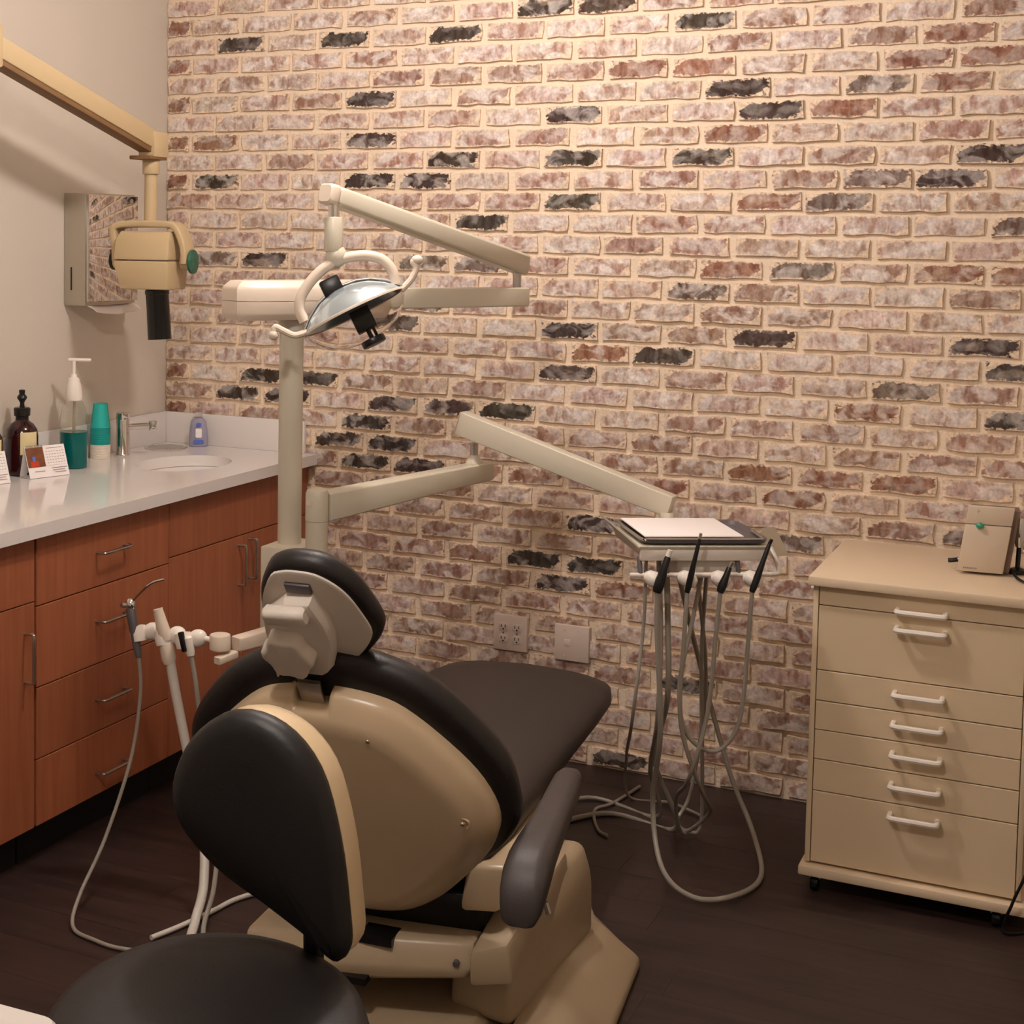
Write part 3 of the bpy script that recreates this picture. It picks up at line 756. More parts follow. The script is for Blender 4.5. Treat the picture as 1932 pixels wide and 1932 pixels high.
# ------------------------------------------------------------------ operatory light on its post
t = thing('operatory_light', 'dental light on a tall almond post with two hinged arms', 'dental light', (1.162, -1.15, 0.0))
PX, PY = 1.162, -1.150
obj('post', cyl((PX, PY, 0.0), (PX, PY, 1.50), 0.0315, n=32), M['almond'], t)
obj('post_cap', cyl((PX, PY, 1.425), (PX, PY, 1.465), 0.0335, n=32), M['grey_plate'], t)
bd = V((0.50, 0.866, 0))
b0 = V((PX, PY, 1.500)) - bd * 0.17; b1 = V((1.552, -0.478, 1.500))
bd = (b1 - V((PX, PY, 1.5))).normalized(); b0 = V((PX, PY, 1.500)) - bd * 0.185
sd = V((bd.y, -bd.x, 0))
# ballast housing: chamfered box round the post head, split line along its middle
hs = [(-0.185, -0.040), (-0.185, 0.040), (-0.140, 0.068), (0.24, 0.068), (0.28, 0.045), (0.28, -0.045), (0.24, -0.068), (-0.140, -0.068)]
o0 = V((PX, PY, 1.458))
obj('ballast_housing', pillow(hs, o0, bd, sd, (0, 0, 1), [(0.010, 0.0), (0.002, 0.012), (0.0, 0.018), (0.0, 0.048)], smooth=False), M['almond_light'], t)
obj('ballast_lid', pillow(hs, o0, bd, sd, (0, 0, 1), [(0.0, 0.0492), (0.0, 0.078), (0.004, 0.086), (0.022, 0.100)], smooth=False), M['almond_light'], t)
obj('rigid_arm', beam(V((PX, PY, 1.508)) + bd * 0.26, b1 + V((0, 0, 0.008)), 0.050, 0.056, 0.048, 0.054, bev=0.004), M['almond'], t)
obj('pivot_pin', cyl(b1 - bd * 0.028 + V((0, 0, 0.03)), b1 - bd * 0.028 + V((0, 0, 0.085)), 0.012, n=16), M['steel'], t)
# lamp frame: built around the lamp centre, a = to the right, b = up, c = away
LC = V((1.3895, -1.2517, 1.4852))
def lp(a, b_, c=0.0): return LC + CR * a + CU * b_ + CF * c
e0 = b1 - bd * 0.028 + V((0, 0, 0.105)); e1 = lp(-0.052, 0.291)
dd = (e1 - e0).normalized()
obj('spring_arm', beam(e0 - dd * 0.03, e1 - dd * 0.012, 0.050, 0.060, 0.048, 0.050, bev=0.010), M['almond'], t)
obj('arm_end_cap', beam(e1 - dd * 0.010, e1 + dd * 0.024, 0.050, 0.053, 0.047, 0.050, bev=0.010), M['almond_light'], t)
s0 = e1 + V((0.0, 0.0, -0.02)); 
obj('swivel_rod', cyl(lp(-0.046, 0.275), lp(-0.046, 0.232), 0.0135, n=20), M['chrome'], t)
obj('swivel_sleeve', cyl(lp(-0.046, 0.236), lp(-0.047, 0.150), 0.0225, 0.024, n=24, bev=0.003), M['almond'], t)
obj('swivel_joint', ellipsoid(lp(-0.040, 0.140), (0.027, 0.024, 0.030), (CR, CF, CU)), M['almond'], t)
yk = [(-0.118, -0.022), (-0.131, 0.008), (-0.124, 0.046), (-0.088, 0.094), (-0.040, 0.128), (0.020, 0.141), (0.068, 0.134), (0.096, 0.108), (0.106, 0.070)]
obj('yoke', tube([lp(a, b_, -0.004) for a, b_ in yk], 0.0135, 12, 5), M['almond_light'], t)
# tilted head frame: hu along the dish, hn from the back of the dish to the clear shield
ta = math.radians(26)
hu = (CR * math.cos(ta) + CU * math.sin(ta)).normalized()
hn = (CR * math.sin(ta) - CU * math.cos(ta) - CF * 0.12).normalized()
hw = hu.cross(hn).normalized()
HC = LC + hu * 0.004 - hn * 0.002
SA, SB = 0.134, 0.085
def dome(prof, c=HC, s=1.0, n=40):
    bm = B(); rings = []
    for f, h in prof:
        rings.append([c + hn * h + hu * SA * f * s * math.cos(2 * math.pi * k / n) + hw * SB * f * s * math.sin(2 * math.pi * k / n) for k in range(n)])
    return add_loft(bm, rings, cap=False)
back_p = [(0.02, -0.066), (0.3, -0.062), (0.55, -0.050), (0.8, -0.028), (0.94, -0.010), (1.0, 0.0)]
obj('reflector', dome([(f, h) for f, h in back_p] + [(f * 0.985, h + 0.0025) for f, h in back_p[::-1]]), M['reflector'], t, 'pale bluish reflector dish')
obj('rim', dome([(0.985, -0.002), (1.02, -0.001), (1.025, 0.002), (1.02, 0.005), (0.985, 0.004), (0.985, -0.002)]), M['almond_light'], t)
bm = B(); rings = []
SP = [(-1.02, -0.002), (-0.94, -0.013), (-0.8, -0.031), (-0.55, -0.053), (-0.3, -0.065), (0.0, -0.0695), (0.3, -0.065), (0.55, -0.053), (0.8, -0.031), (0.94, -0.013), (1.02, -0.002)]
for f, h in SP:
    p = HC + hu * SA * f + hn * h
    nn = (hn * -0.10 + hu * f * 0.05).normalized()
    rings.append([p + hw * a + nn * b_ for a, b_ in rrect(0.034, 0.007, 0.003, 2)])
add_loft(bm, rings); obj('back_strap', bm, M['steel'], t, 'metal strap over the back of the dish')
fp = [(1.0, 0.003), (0.97, 0.02), (0.88, 0.040), (0.7, 0.062), (0.45, 0.076), (0.2, 0.082), (0.02, 0.083)]
obj('clear_shield', dome([(f, h) for f, h in fp] + [(f * 0.98, h - 0.0015) for f, h in fp[::-1]]), M['lens'], t, 'clear plastic shield')
ax = (hu, hw, hn)
obj('lamp_socket', box(HC - hu * 0.022 - hn * 0.078, (0.052, 0.046, 0.044), ax=ax, bev=0.006), M['black'], t)
obj('bulb_guard', box(HC + hu * 0.012 + hn * 0.030, (0.052, 0.046, 0.056), ax=ax, bev=0.003), M['black'], t)
bm = cyl(HC + hu * 0.012 + hn * 0.058, HC + hu * 0.012 + hn * 0.082, 0.006, n=10)
add_cyl(bm, HC + hu * 0.026 + hn * 0.058, HC + hu * 0.026 + hn * 0.082, 0.004, n=10)
obj('bulb_holder', bm, M['black'], t)
obj('guard_cap', cyl(HC + hu * 0.012 + hn * 0.082, HC + hu * 0.012 + hn * 0.098, 0.031, n=24, bev=0.002), M['black'], t)
for a, b_ in ((-0.112, -0.040), (0.098, 0.070)):
    p = lp(a, b_)
    obj('yoke_lug', beam(p, p + hu * (0.03 if a < 0 else -0.05) - hn * 0.004, 0.012, 0.022, 0.008, 0.008, up=-hn, bev=0.003), M['almond_light'], t)
lh = [(-0.112, -0.048), (-0.143, -0.056), (-0.172, -0.044), (-0.190, -0.036), (-0.194, -0.052)]
h = obj('side_handle', tube([lp(a, b_, -0.01) for a, b_ in lh], 0.0085, 10, 5), M['almond_light'], t)
obj('grip_ball', ellipsoid(lp(-0.194, -0.056, -0.01), (0.012, 0.012, 0.013), (CR, CF, CU)), M['almond_light'], h)
rh = [(0.120, 0.055), (0.146, 0.083), (0.157, 0.110), (0.150, 0.126), (0.166, 0.132)]
h = obj('side_handle', tube([lp(a, b_, -0.01) for a, b_ in rh], 0.0085, 10, 5), M['almond_light'], t)
obj('grip_ball', ellipsoid(lp(0.160, 0.130, -0.01), (0.015, 0.012, 0.012), (CR, CF, CU)), M['almond_light'], h)

# ------------------------------------------------------------------ instrument delivery unit
QX, QY = 1.283, -1.225
t = thing('delivery_unit', 'almond instrument delivery unit on a jointed arm beside the light post', 'delivery unit', (QX, QY, 0.0))
obj('mount_box', mm(1.118, 1.222, -1.225, -1.075, 0.60, 0.868, bev=0.004), M['almond'], t)
obj('post', cyl((QX, QY, 0.0), (QX, QY, 0.950), 0.029, n=32), M['almond'], t)
obj('post_cap', lathe([(0.0295, 0.0), (0.0295, 0.070), (0.026, 0.078), (0.016, 0.083), (0.0, 0.084)], (QX, QY, 0.951)), M['almond'], t)
obj('badge', cyl((QX - 0.006, QY - 0.0292, 1.0), (QX - 0.006, QY - 0.0305, 1.0), 0.009, n=20), M['almond_light'], t)
EL = V((1.468, -0.575, 1.008))
d = (EL - V((QX, QY, 0.985))).normalized()
obj('lower_arm', beam(V((QX, QY, 0.984)) + d * 0.024, EL + d * 0.03, 0.055, 0.073, 0.050, 0.052, bev=0.005), M['almond'], t)
obj('elbow_boss', lathe([(0.024, 0.0), (0.022, 0.012), (0.014, 0.026), (0.0, 0.027)], (EL.x - 0.01, EL.y - 0.03, EL.z + 0.024)), M['almond'], t)
obj('elbow_pin', cyl((EL.x - 0.01, EL.y - 0.03, EL.z + 0.045), (EL.x - 0.01, EL.y - 0.03, EL.z + 0.085), 0.0115, n=16), M['steel'], t)
U0 = V((1.424, -0.625, 1.150)); U1 = V((2.045, -0.655, 0.972))
obj('upper_arm', beam(U0, U1, 0.045, 0.068, 0.045, 0.058, bev=0.003), M['almond'], t)
du = (U1 - U0).normalized()
obj('arm_end_plate', beam(U0 - du * 0.004, U0 - du * 0.0005, 0.044, 0.066, 0.044, 0.066, bev=0.002), M['cream'], t)
# head, own axes: X along its width, Y towards the dentist
HX = V((0.858, 0.514, 0)); HY = V((0.514, -0.858, 0)); H0 = V((2.12, -0.77, 0)); UP = V((0, 0, 1))
def hp(a, b_, z): return H0 + HX * a + HY * b_ + UP * z
hx = (HX, HY, UP)
obj('neck', cyl(hp(-0.018, -0.128, 0.885), hp(-0.018, -0.137, 0.955), 0.020, 0.020, n=20), M['almond'], t)
# shallow tub: front wall leans out
bm = B()
def rg(z, a0, a1, b0_, b1_): return [hp(a0, b0_, z), hp(a1, b0_, z), hp(a1, b1_, z), hp(a0, b1_, z)]
add_loft(bm, [rg(0.893, -0.158, 0.160, -0.120, 0.120), rg(0.912, -0.164, 0.168, -0.13, 0.135), rg(0.921, -0.164, 0.168, -0.13, 0.140)])
bmesh.ops.bevel(bm, geom=bm.edges[:], offset=0.005, segments=2, profile=0.5, affect='EDGES')
obj('head_tub', bm, M['almond'], t)
obj('front_fascia', box(hp(0.0, 0.128, 0.898), (0.318, 0.012, 0.030), ax=hx, bev=0.003), M['grey_plate'], t)
for sgn, pts in ((-1, [(-0.160, 0.13, 0.918), (-0.205, 0.02, 0.958), (-0.205, -0.11, 0.958), (-0.160, -0.12, 0.918)]), (1, [(0.160, 0.03, 0.905), (0.232, -0.040, 0.862), (0.285, -0.060, 0.862), (0.252, -0.07, 0.930), (0.215, -0.05, 0.932)])):
    bm = B(); add_loft(bm, [[hp(*p) for p in pts], [hp(*p) - UP * 0.006 for p in pts]])
    obj('side_wing', bm, M['almond'], t, smooth=20)
obj('under_box', box(hp(0.02, 0.05, 0.862), (0.16, 0.12, 0.055), ax=hx, bev=0.004), M['grey_plate'], t)
obj('holder_bar', cyl(hp(-0.185, 0.135, 0.848), hp(0.172, 0.135, 0.850), 0.0058, n=14), M['white_plastic'], t)
obj('bar_return', tube([hp(0.170, 0.135, 0.850), hp(0.192, 0.130, 0.852), hp(0.200, 0.10, 0.868), hp(0.196, 0.06, 0.90)], 0.006, 10, 4), M['hose_light'], t)
for a in (-0.158, -0.09, 0.09):
    obj('bar_post', cyl(hp(a, 0.118, 0.89), hp(a, 0.134, 0.851), 0.006, n=10), M['grey_dark'], t)
for a in (-0.128, -0.043, 0.041, 0.122):
    bm = lathe([(0.008, -0.024), (0.017, -0.016), (0.0205, 0.0), (0.0175, 0.016), (0.010, 0.024)], hp(a, 0.145, 0.840), axis=HX * 0.5 + HY * 0.35 - UP * 0.25, n=20)
    obj('holder_cup', bm, M['white_plastic'], t)
obj('supply_hose', tube([hp(-0.055, 0.0, 0.86), hp(-0.050, 0.01, 0.70), hp(-0.045, 0.01, 0.50), (1.99, -0.55, 0.24), (2.02, -0.42, 0.012), (1.80, -0.40, 0.008), (1.62, -0.72, 0.008)], 0.0075, 10, 8), M['hose'], t)
obj('supply_hose', tube([hp(-0.075, 0.0, 0.86), hp(-0.070, 0.02, 0.66), hp(-0.075, 0.03, 0.45), (1.97, -0.52, 0.20), (1.95, -0.36, 0.012), (1.72, -0.30, 0.008), (1.60, -0.60, 0.008)], 0.0065, 10, 8), M['hose'], t)

# tray and its paper
tr = thing('instrument_tray', 'grey brown instrument tray on top of the delivery unit head', 'tray', hp(-0.01, 0.0, 0.926))
obj('tray_pan', pillow(rrect(0.325, 0.262, 0.03, 4), hp(0.005, 0.005, 0.9225), HX, HY, UP, [(0.02, 0.0), (0.004, 0.004), (0.0, 0.014), (0.004, 0.015), (0.012, 0.006)], smooth=False), M['grey_dark'], tr)
bm = tube([hp(*p) for p in ((-0.140, 0.128, 0.936), (-0.155, 0.115, 0.9365), (-0.156, -0.11, 0.9365), (-0.140, -0.124, 0.936), (0.15, -0.124, 0.936))], 0.0035, 8, 4)
add_tube(bm, [hp(*p) for p in ((-0.140, 0.128, 0.936), (0.0, 0.131, 0.936), (0.13, 0.130, 0.936), (0.152, 0.118, 0.9365), (0.158, 0.02, 0.9365))], 0.0035, 8, 4)
obj('rolled_rim', bm, M['steel'], tr)
solo('tray_paper', box(hp(-0.022, 0.004, 0.9425), (0.250, 0.245, 0.004), ax=hx, bev=0.0015), M['paper'], 'white paper sheet lying on the instrument tray', 'paper sheet')

# handpieces hanging in the holders, each with its own tubing
def handpiece(a, top, bot, r, label, hose, hr=0.0055, tip=None, mtop='steel'):
    tp, bt = hp(*top), hp(*bot)
    h = thing('dental_handpiece', label, 'handpiece', bt, 'handpieces hanging from the delivery unit')
    d = (tp - bt); L = d.length
    obj('barrel', lathe([(0.0, 0.0), (r * 0.8, 0.0), (r, 0.01), (r * 1.05, L * 0.3), (r * 0.75, L * 0.62), (r * 0.65, L * 0.9), (r * 0.4, L), (0, L)], bt, axis=d, n=16), M['black'], h)
    if tip: obj('head', cyl(tp - d.normalized() * 0.004, tp + V(tip), r * 0.55, r * 0.5, n=14), M[mtop], h)
    obj('tubing', tube([bt + d.normalized() * 0.004] + [V(p) for p in hose], hr, 10, 8), M['hose'], h)
    return h
handpiece(0, (-0.097, 0.165, 0.905), (-0.125, 0.168, 0.812), 0.0125, 'black handpiece hanging leftmost under the tray edge',
          [hp(-0.118, 0.16, 0.70), hp(-0.095, 0.13, 0.45), (2.055, -0.80, 0.22), (2.10, -0.86, 0.075), (2.18, -0.86, 0.016), (2.265, -0.80, 0.012), (2.305, -0.64, 0.012), (2.24, -0.44, 0.05), (2.16, -0.40, 0.20), (2.08, -0.46, 0.52), hp(-0.03, 0.02, 0.83)], 0.0068, (0.004, 0.0, 0.012), 'white_plastic')
handpiece(0, (-0.022, 0.172, 0.950), (-0.050, 0.170, 0.812), 0.0075, 'thin black handpiece reaching up past the tray front edge, second from left',
          [hp(-0.052, 0.165, 0.70), hp(-0.048, 0.14, 0.48), hp(0.02, 0.09, 0.30), (2.16, -0.62, 0.17), (2.13, -0.50, 0.10), (2.06, -0.44, 0.02), (2.02, -0.40, 0.03), (2.05, -0.37, 0.12), (2.10, -0.45, 0.45), hp(0.02, 0.02, 0.83)], 0.0055, (0.002, 0, 0.01), 'steel')
handpiece(0, (0.058, 0.165, 0.878), (0.033, 0.168, 0.812), 0.0105, 'short black handpiece hanging third from left below the tray',
          [hp(0.030, 0.16, 0.72), hp(0.020, 0.14, 0.50), hp(-0.01, 0.10, 0.32), (2.06, -0.58, 0.16), (2.04, -0.46, 0.03), (2.06, -0.43, 0.012), (2.09, -0.42, 0.03), (2.10, -0.46, 0.2), (2.11, -0.55, 0.55), hp(0.045, 0.02, 0.83)], 0.0055, (0.006, 0, 0.010), 'steel')
handpiece(0, (0.158, 0.160, 0.935), (0.114, 0.166, 0.812), 0.0085, 'long black handpiece hanging rightmost beside the grey tray wing',
          [hp(0.112, 0.16, 0.72), hp(0.112, 0.14, 0.56), hp(0.100, 0.13, 0.46), hp(0.06, 0.12, 0.40), hp(0.01, 0.11, 0.405), hp(-0.03, 0.10, 0.46), hp(-0.035, 0.08, 0.56), hp(0.0, 0.05, 0.70), hp(0.03, 0.03, 0.83)], 0.0055, (0.004, 0, 0.008), 'black')

# ------------------------------------------------------------------ assistant arm with suction and syringe
t = thing('assistant_arm', 'almond side arm with white instrument holders pointing to the cabinets', 'instrument holder', (1.14, -1.2, 0.65))
obj('beam', beam((1.232, -1.13, 0.660), (1.142, -1.385, 0.650), 0.040, 0.044, 0.036, 0.036, bev=0.005), M['almond_light'], t)
obj('beam', beam((1.20, -1.15, 0.63), (1.232, -1.13, 0.668), 0.05, 0.05, 0.04, 0.04, bev=0.005), M['almond'], t)
obj('hinge_tab', beam((1.142, -1.385, 0.625), (1.128, -1.45, 0.620), 0.024, 0.020, 0.024, 0.020, bev=0.004), M['almond_light'], t)
obj('swivel_disc', lathe([(0.0, 0.0), (0.024, 0.0), (0.0265, 0.003), (0.0265, 0.036), (0.0245, 0.039), (0.0, 0.040)], (1.118, -1.42, 0.640)), M['almond_light'], t)
AV = V((0.9999, 0.0, -0.012))
for x0, x1 in ((1.095, 1.062), (1.040, 0.998), (0.975, 0.925)):
    obj('holder_link', cyl((x0 + 0.012, -1.42, 0.662), (x1 - 0.012, -1.42, 0.662), 0.0075, n=12), M['white_plastic'], t)
for xc in (1.052, 0.990, 0.915):
    bm = ellipsoid((xc, -1.42, 0.660), (0.026, 0.020, 0.0235), ((1, 0, 0.1), (0, 1, 0), (0, 0, 1)))
    obj('holder_ball', bm, M['white_plastic'], t)
    obj('holder_socket', lathe([(0.012, -0.022), (0.020, -0.02), (0.0225, 0.0), (0.020, 0.018), (0.012, 0.02)], (xc - 0.032, -1.435, 0.655), axis=(-0.25, 0.1, 1), n=20), M['white_plastic'], t)

s = thing('air_water_syringe', 'dark air water syringe with a thin angled metal tip, farthest left', 'dental syringe', (0.883, -1.44, 0.60))
obj('grip', lathe([(0.0, 0), (0.008, 0.002), (0.010, 0.02), (0.012, 0.07), (0.013, 0.10), (0.013, 0.125), (0.009, 0.135), (0, 0.138)], (0.892, -1.445, 0.594), axis=(-0.20, -0.02, 1), n=16), M['grey_dark'], s)
obj('syringe_head', ellipsoid((0.866, -1.447, 0.729), (0.014, 0.013, 0.016), ((1, 0, 0.3), (0, 1, 0), (-0.3, 0, 1))), M['chrome'], s)
obj('button', cyl((0.858, -1.457, 0.728), (0.853, -1.468, 0.731), 0.006, n=12), M['steel'], s)
obj('tip', tube([(0.868, -1.447, 0.735), (0.895, -1.445, 0.763), (0.925, -1.44, 0.790), (0.960, -1.435, 0.803)], 0.0028, 8, 4), M['chrome'], s)
obj('tubing', tube([(0.892, -1.445, 0.596), (0.900, -1.45, 0.50), (0.892, -1.48, 0.34), (0.872, -1.56, 0.16), (0.868, -1.66, 0.05), (0.905, -1.735, 0.010), (0.985, -1.762, 0.007), (1.085, -1.765, 0.007), (1.28, -1.70, 0.007), (1.48, -1.62, 0.04)], 0.0048, 10, 8), M['hose'], s)
s = thing('suction_handpiece', 'almond suction handpiece with a thick pale hose, between the two others', 'suction handpiece', (0.965, -1.44, 0.60))
obj('nozzle', lathe([(0.0, 0.0), (0.016, 0.0), (0.018, 0.02), (0.015, 0.05), (0.0125, 0.074), (0.0125, 0.082), (0.009, 0.082), (0.008, 0.070), (0.0, 0.068)], (0.968, -1.437, 0.648), axis=(-0.28, -0.05, 1), n=20), M['almond_light'], s)
obj('valve', lathe([(0.0, 0), (0.015, 0), (0.0185, 0.012), (0.0185, 0.040), (0.0165, 0.052), (0, 0.053)], (0.980, -1.437, 0.590), axis=(-0.22, 0, 1), n=20), M['almond_light'], s)
obj('hose', tube([(0.981, -1.437, 0.600), (0.998, -1.437, 0.52), (1.04, -1.44, 0.36), (1.095, -1.46, 0.22), (1.145, -1.53, 0.09), (1.165, -1.60, 0.025), (1.21, -1.68, 0.014), (1.33, -1.74, 0.014), (1.45, -1.70, 0.014)], 0.0125, 12, 8, 0.0115), M['hose_light'], s)
s = thing('saliva_ejector', 'small saliva ejector valve with black lever and thin hose', 'saliva ejector', (1.04, -1.44, 0.62))
obj('valve', lathe([(0.0, 0), (0.010, 0), (0.0125, 0.01), (0.0125, 0.045), (0.008, 0.05), (0, 0.05)], (1.045, -1.44, 0.620), axis=(-0.2, 0, 1), n=16), M['white_plastic'], s)
obj('lever', beam((1.022, -1.452, 0.680), (1.036, -1.455, 0.632), 0.014, 0.012, 0.012, 0.010, up=(0, -1, 0), bev=0.003), M['black'], s)
obj('hose', tube([(1.045, -1.44, 0.625), (1.062, -1.44, 0.54), (1.09, -1.44, 0.36), (1.14, -1.46, 0.22), (1.175, -1.53, 0.09), (1.19, -1.60, 0.02), (1.24, -1.66, 0.008), (1.36, -1.70, 0.008), (1.46, -1.66, 0.008)], 0.0062, 10, 8), M['hose'], s)
bm = tube([(1.10, -1.69, 0.0075), (1.125, -1.61, 0.0075), (1.15, -1.50, 0.0075), (1.17, -1.40, 0.0075), (1.24, -1.27, 0.0075)], 0.0065, 10, 8)
solo('loose_hose', bm, M['hose_light'], 'pale hose lying on the floor behind the stool', 'hose')

# ------------------------------------------------------------------ dental chair
yw = math.radians(-6)
CA = V((math.sin(yw), math.cos(yw), 0)); CS = V((math.cos(yw), -math.sin(yw), 0)); C0 = V((1.780, -2.104, 0))
def cp(s_, t_, z_): return C0 + CS * s_ + CA * t_ + UP * z_
cax = (CS, CA, UP)
t = thing('dental_chair', 'dental chair with black upholstery and cream shell facing the brick wall', 'dental chair', cp(0, 0.5, 0))
# floor plate, skirt, mechanism
obj('floor_plate', pillow([(-0.30, 0.02), (0.285, 0.02), (0.30, 0.35), (0.30, 1.0), (-0.30, 1.0)], cp(0, 0, 0), CS, CA, UP, [(0.0, 0.0), (0.0, 0.02), (0.03, 0.09), (0.07, 0.115)], smooth=False), M['cream_shaded'], t)
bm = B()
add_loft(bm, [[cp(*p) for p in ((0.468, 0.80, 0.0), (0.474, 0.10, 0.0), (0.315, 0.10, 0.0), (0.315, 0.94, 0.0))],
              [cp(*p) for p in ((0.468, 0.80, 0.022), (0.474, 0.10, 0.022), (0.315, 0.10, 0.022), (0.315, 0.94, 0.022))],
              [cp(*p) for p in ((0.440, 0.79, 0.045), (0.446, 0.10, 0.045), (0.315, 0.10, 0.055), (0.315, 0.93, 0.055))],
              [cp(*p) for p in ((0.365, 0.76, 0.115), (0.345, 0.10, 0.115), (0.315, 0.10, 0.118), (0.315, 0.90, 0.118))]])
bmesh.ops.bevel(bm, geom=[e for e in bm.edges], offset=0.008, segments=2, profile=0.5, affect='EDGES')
obj('side_skirt', bm, M['cream_shaded'], t)
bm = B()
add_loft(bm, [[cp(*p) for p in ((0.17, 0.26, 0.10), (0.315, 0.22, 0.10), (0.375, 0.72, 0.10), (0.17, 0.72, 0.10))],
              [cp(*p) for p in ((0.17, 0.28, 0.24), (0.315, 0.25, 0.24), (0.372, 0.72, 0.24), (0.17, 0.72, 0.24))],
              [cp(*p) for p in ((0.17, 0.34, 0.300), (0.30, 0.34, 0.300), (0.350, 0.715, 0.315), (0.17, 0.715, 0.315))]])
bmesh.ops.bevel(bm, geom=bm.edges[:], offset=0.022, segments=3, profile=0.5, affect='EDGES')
obj('pump_cover', bm, M['cream_shaded'], t)
bm = B()
add_loft(bm, [[cp(*p) for p in ((-0.20, 0.10, 0.165), (0.235, 0.17, 0.215), (0.235, 0.50, 0.18), (-0.20, 0.50, 0.15))],
              [cp(*p) for p in ((-0.22, 0.09, 0.205), (0.245, 0.16, 0.232), (0.245, 0.50, 0.22), (-0.22, 0.50, 0.20))],
              [cp(*p) for p in ((-0.22, 0.12, 0.262), (0.245, 0.19, 0.285), (0.245, 0.50, 0.28), (-0.22, 0.50, 0.26))]])
bmesh.ops.bevel(bm, geom=bm.edges[:], offset=0.010, segments=2, profile=0.5, affect='EDGES')
lk = obj('lift_cover', bm, M['cream_shaded'], t)
obj('cover_screw', cyl(cp(0.215, 0.165, 0.250), cp(0.215, 0.155, 0.248), 0.006, n=12), M['grey_dark'], lk)
obj('slot', box(cp(0.015, 0.128, 0.197), (0.055, 0.030, 0.014), ax=cax), M['black'], lk, smooth=0)
obj('slot', box(cp(0.05, 0.175, 0.270), (0.07, 0.06, 0.016), ax=cax), M['black'], lk, smooth=0)
bm = B()
add_loft(bm, [[cp(*p) for p in ((0.247, 0.14, 0.215), (0.330, 0.16, 0.225), (0.345, 0.60, 0.225), (0.247, 0.60, 0.215))],
              [cp(*p) for p in ((0.247, 0.14, 0.285), (0.318, 0.16, 0.305), (0.335, 0.60, 0.330), (0.247, 0.60, 0.330))]])
bmesh.ops.bevel(bm, geom=bm.edges[:], offset=0.010, segments=2, profile=0.5, affect='EDGES')
obj('link_end', bm, M['cream_shaded'], t)
obj('lift_column', box(cp(0, 0.62, 0.19), (0.30, 0.44, 0.15), ax=cax, bev=0.02), M['cream'], t)
obj('seat_frame', box(cp(0.0, 0.57, 0.312), (0.50, 0.66, 0.085), ax=cax, bev=0.015), M['black'], t)
bm = B()
add_loft(bm, [[cp(*p) for p in ((0.20, 0.22, 0.325), (0.285, 0.22, 0.335), (0.30, 0.75, 0.33), (0.20, 0.75, 0.32))],
              [cp(*p) for p in ((0.20, 0.27, 0.405), (0.285, 0.27, 0.415), (0.30, 0.75, 0.385), (0.20, 0.75, 0.38))]])
bmesh.ops.bevel(bm, geom=bm.edges[:], offset=0.012, segments=2, profile=0.5, affect='EDGES')
obj('side_panel', bm, M['cream'], t)
# seat and leg rest: one long cushion
bm = B(); rings = []
for tt, hw_, zb, zt, cr in ((0.26, 0.20, 0.385, 0.42, 0.01), (0.31, 0.235, 0.372, 0.452, 0.015), (0.45, 0.245, 0.370, 0.462, 0.015), (0.75, 0.245, 0.372, 0.462, 0.02), (1.00, 0.252, 0.380, 0.462, 0.024), (1.25, 0.262, 0.390, 0.464, 0.026), (1.42, 0.262, 0.394, 0.462, 0.026), (1.50, 0.245, 0.397, 0.458, 0.022), (1.545, 0.205, 0.402, 0.448, 0.015), (1.565, 0.15, 0.412, 0.436, 0.008)):
    h2 = zt - zb; ring = []
    for k in range(28):
        a = 2 * math.pi * k / 28; c_, s_ = math.cos(a), math.sin(a)
        sx = math.copysign(abs(c_) ** 0.42, c_) * hw_
        sz = math.copysign(abs(s_) ** 0.60, s_) * h2 / 2
        ring.append(cp(0.005 + sx, tt, zb + h2 / 2 + sz + (cr * (1 - (sx / hw_) ** 2) if s_ > 0 else 0)))
    rings.append(ring)
add_loft(bm, rings); obj('seat_cushion', bm, M['vinyl_leg'], t, 'long dark seat and leg rest cushion', smooth=70)
# backrest
rc = math.radians(25)
BV = (UP * math.cos(rc) - CA * math.sin(rc)).normalized()      # up the back
BN = (CA * math.cos(rc) + UP * math.sin(rc)).normalized()      # towards the patient
BO = cp(0.0, 0.22, 0.29)
half = [(0.0, 0.012), (0.09, 0.025), (0.165, 0.075), (0.232, 0.150), (0.292, 0.235), (0.312, 0.310), (0.288, 0.395), (0.230, 0.472), (0.150, 0.545), (0.085, 0.570)]
sh = half + [(0.0, 0.578)] + [(-a, b_) for a, b_ in half[::-1][:-1]]
shell = obj('backrest_shell', pillow(sh, BO, CS, BV, BN, [(0.070, -0.038), (0.050, -0.0365), (0.036, -0.030), (0.012, -0.010), (0.003, -0.001), (0.0, 0.010), (0.0, 0.040)], sub=4), M['cream'], t, 'glossy cream backrest shell', smooth=60)
cutm = obj('cutter', box(BO + CS * -0.024 + BV * 0.592 + BN * 0.0, (0.074, 0.085, 0.16), ax=(CS, BV, BN), bev=0.006), M['cream'])
md = shell.modifiers.new('notch', 'BOOLEAN'); md.object = cutm; md.operation = 'DIFFERENCE'; md.solver = 'EXACT'
cutm.location = -ORG[shell.name] * 0
dg = bpy.context.evaluated_depsgraph_get(); dg.update()
nm_ = bpy.data.meshes.new_from_object(shell.evaluated_get(dg)); shell.modifiers.clear(); shell.data = nm_; nm_.name = 'backrest_shell'
bpy.data.objects.remove(cutm)
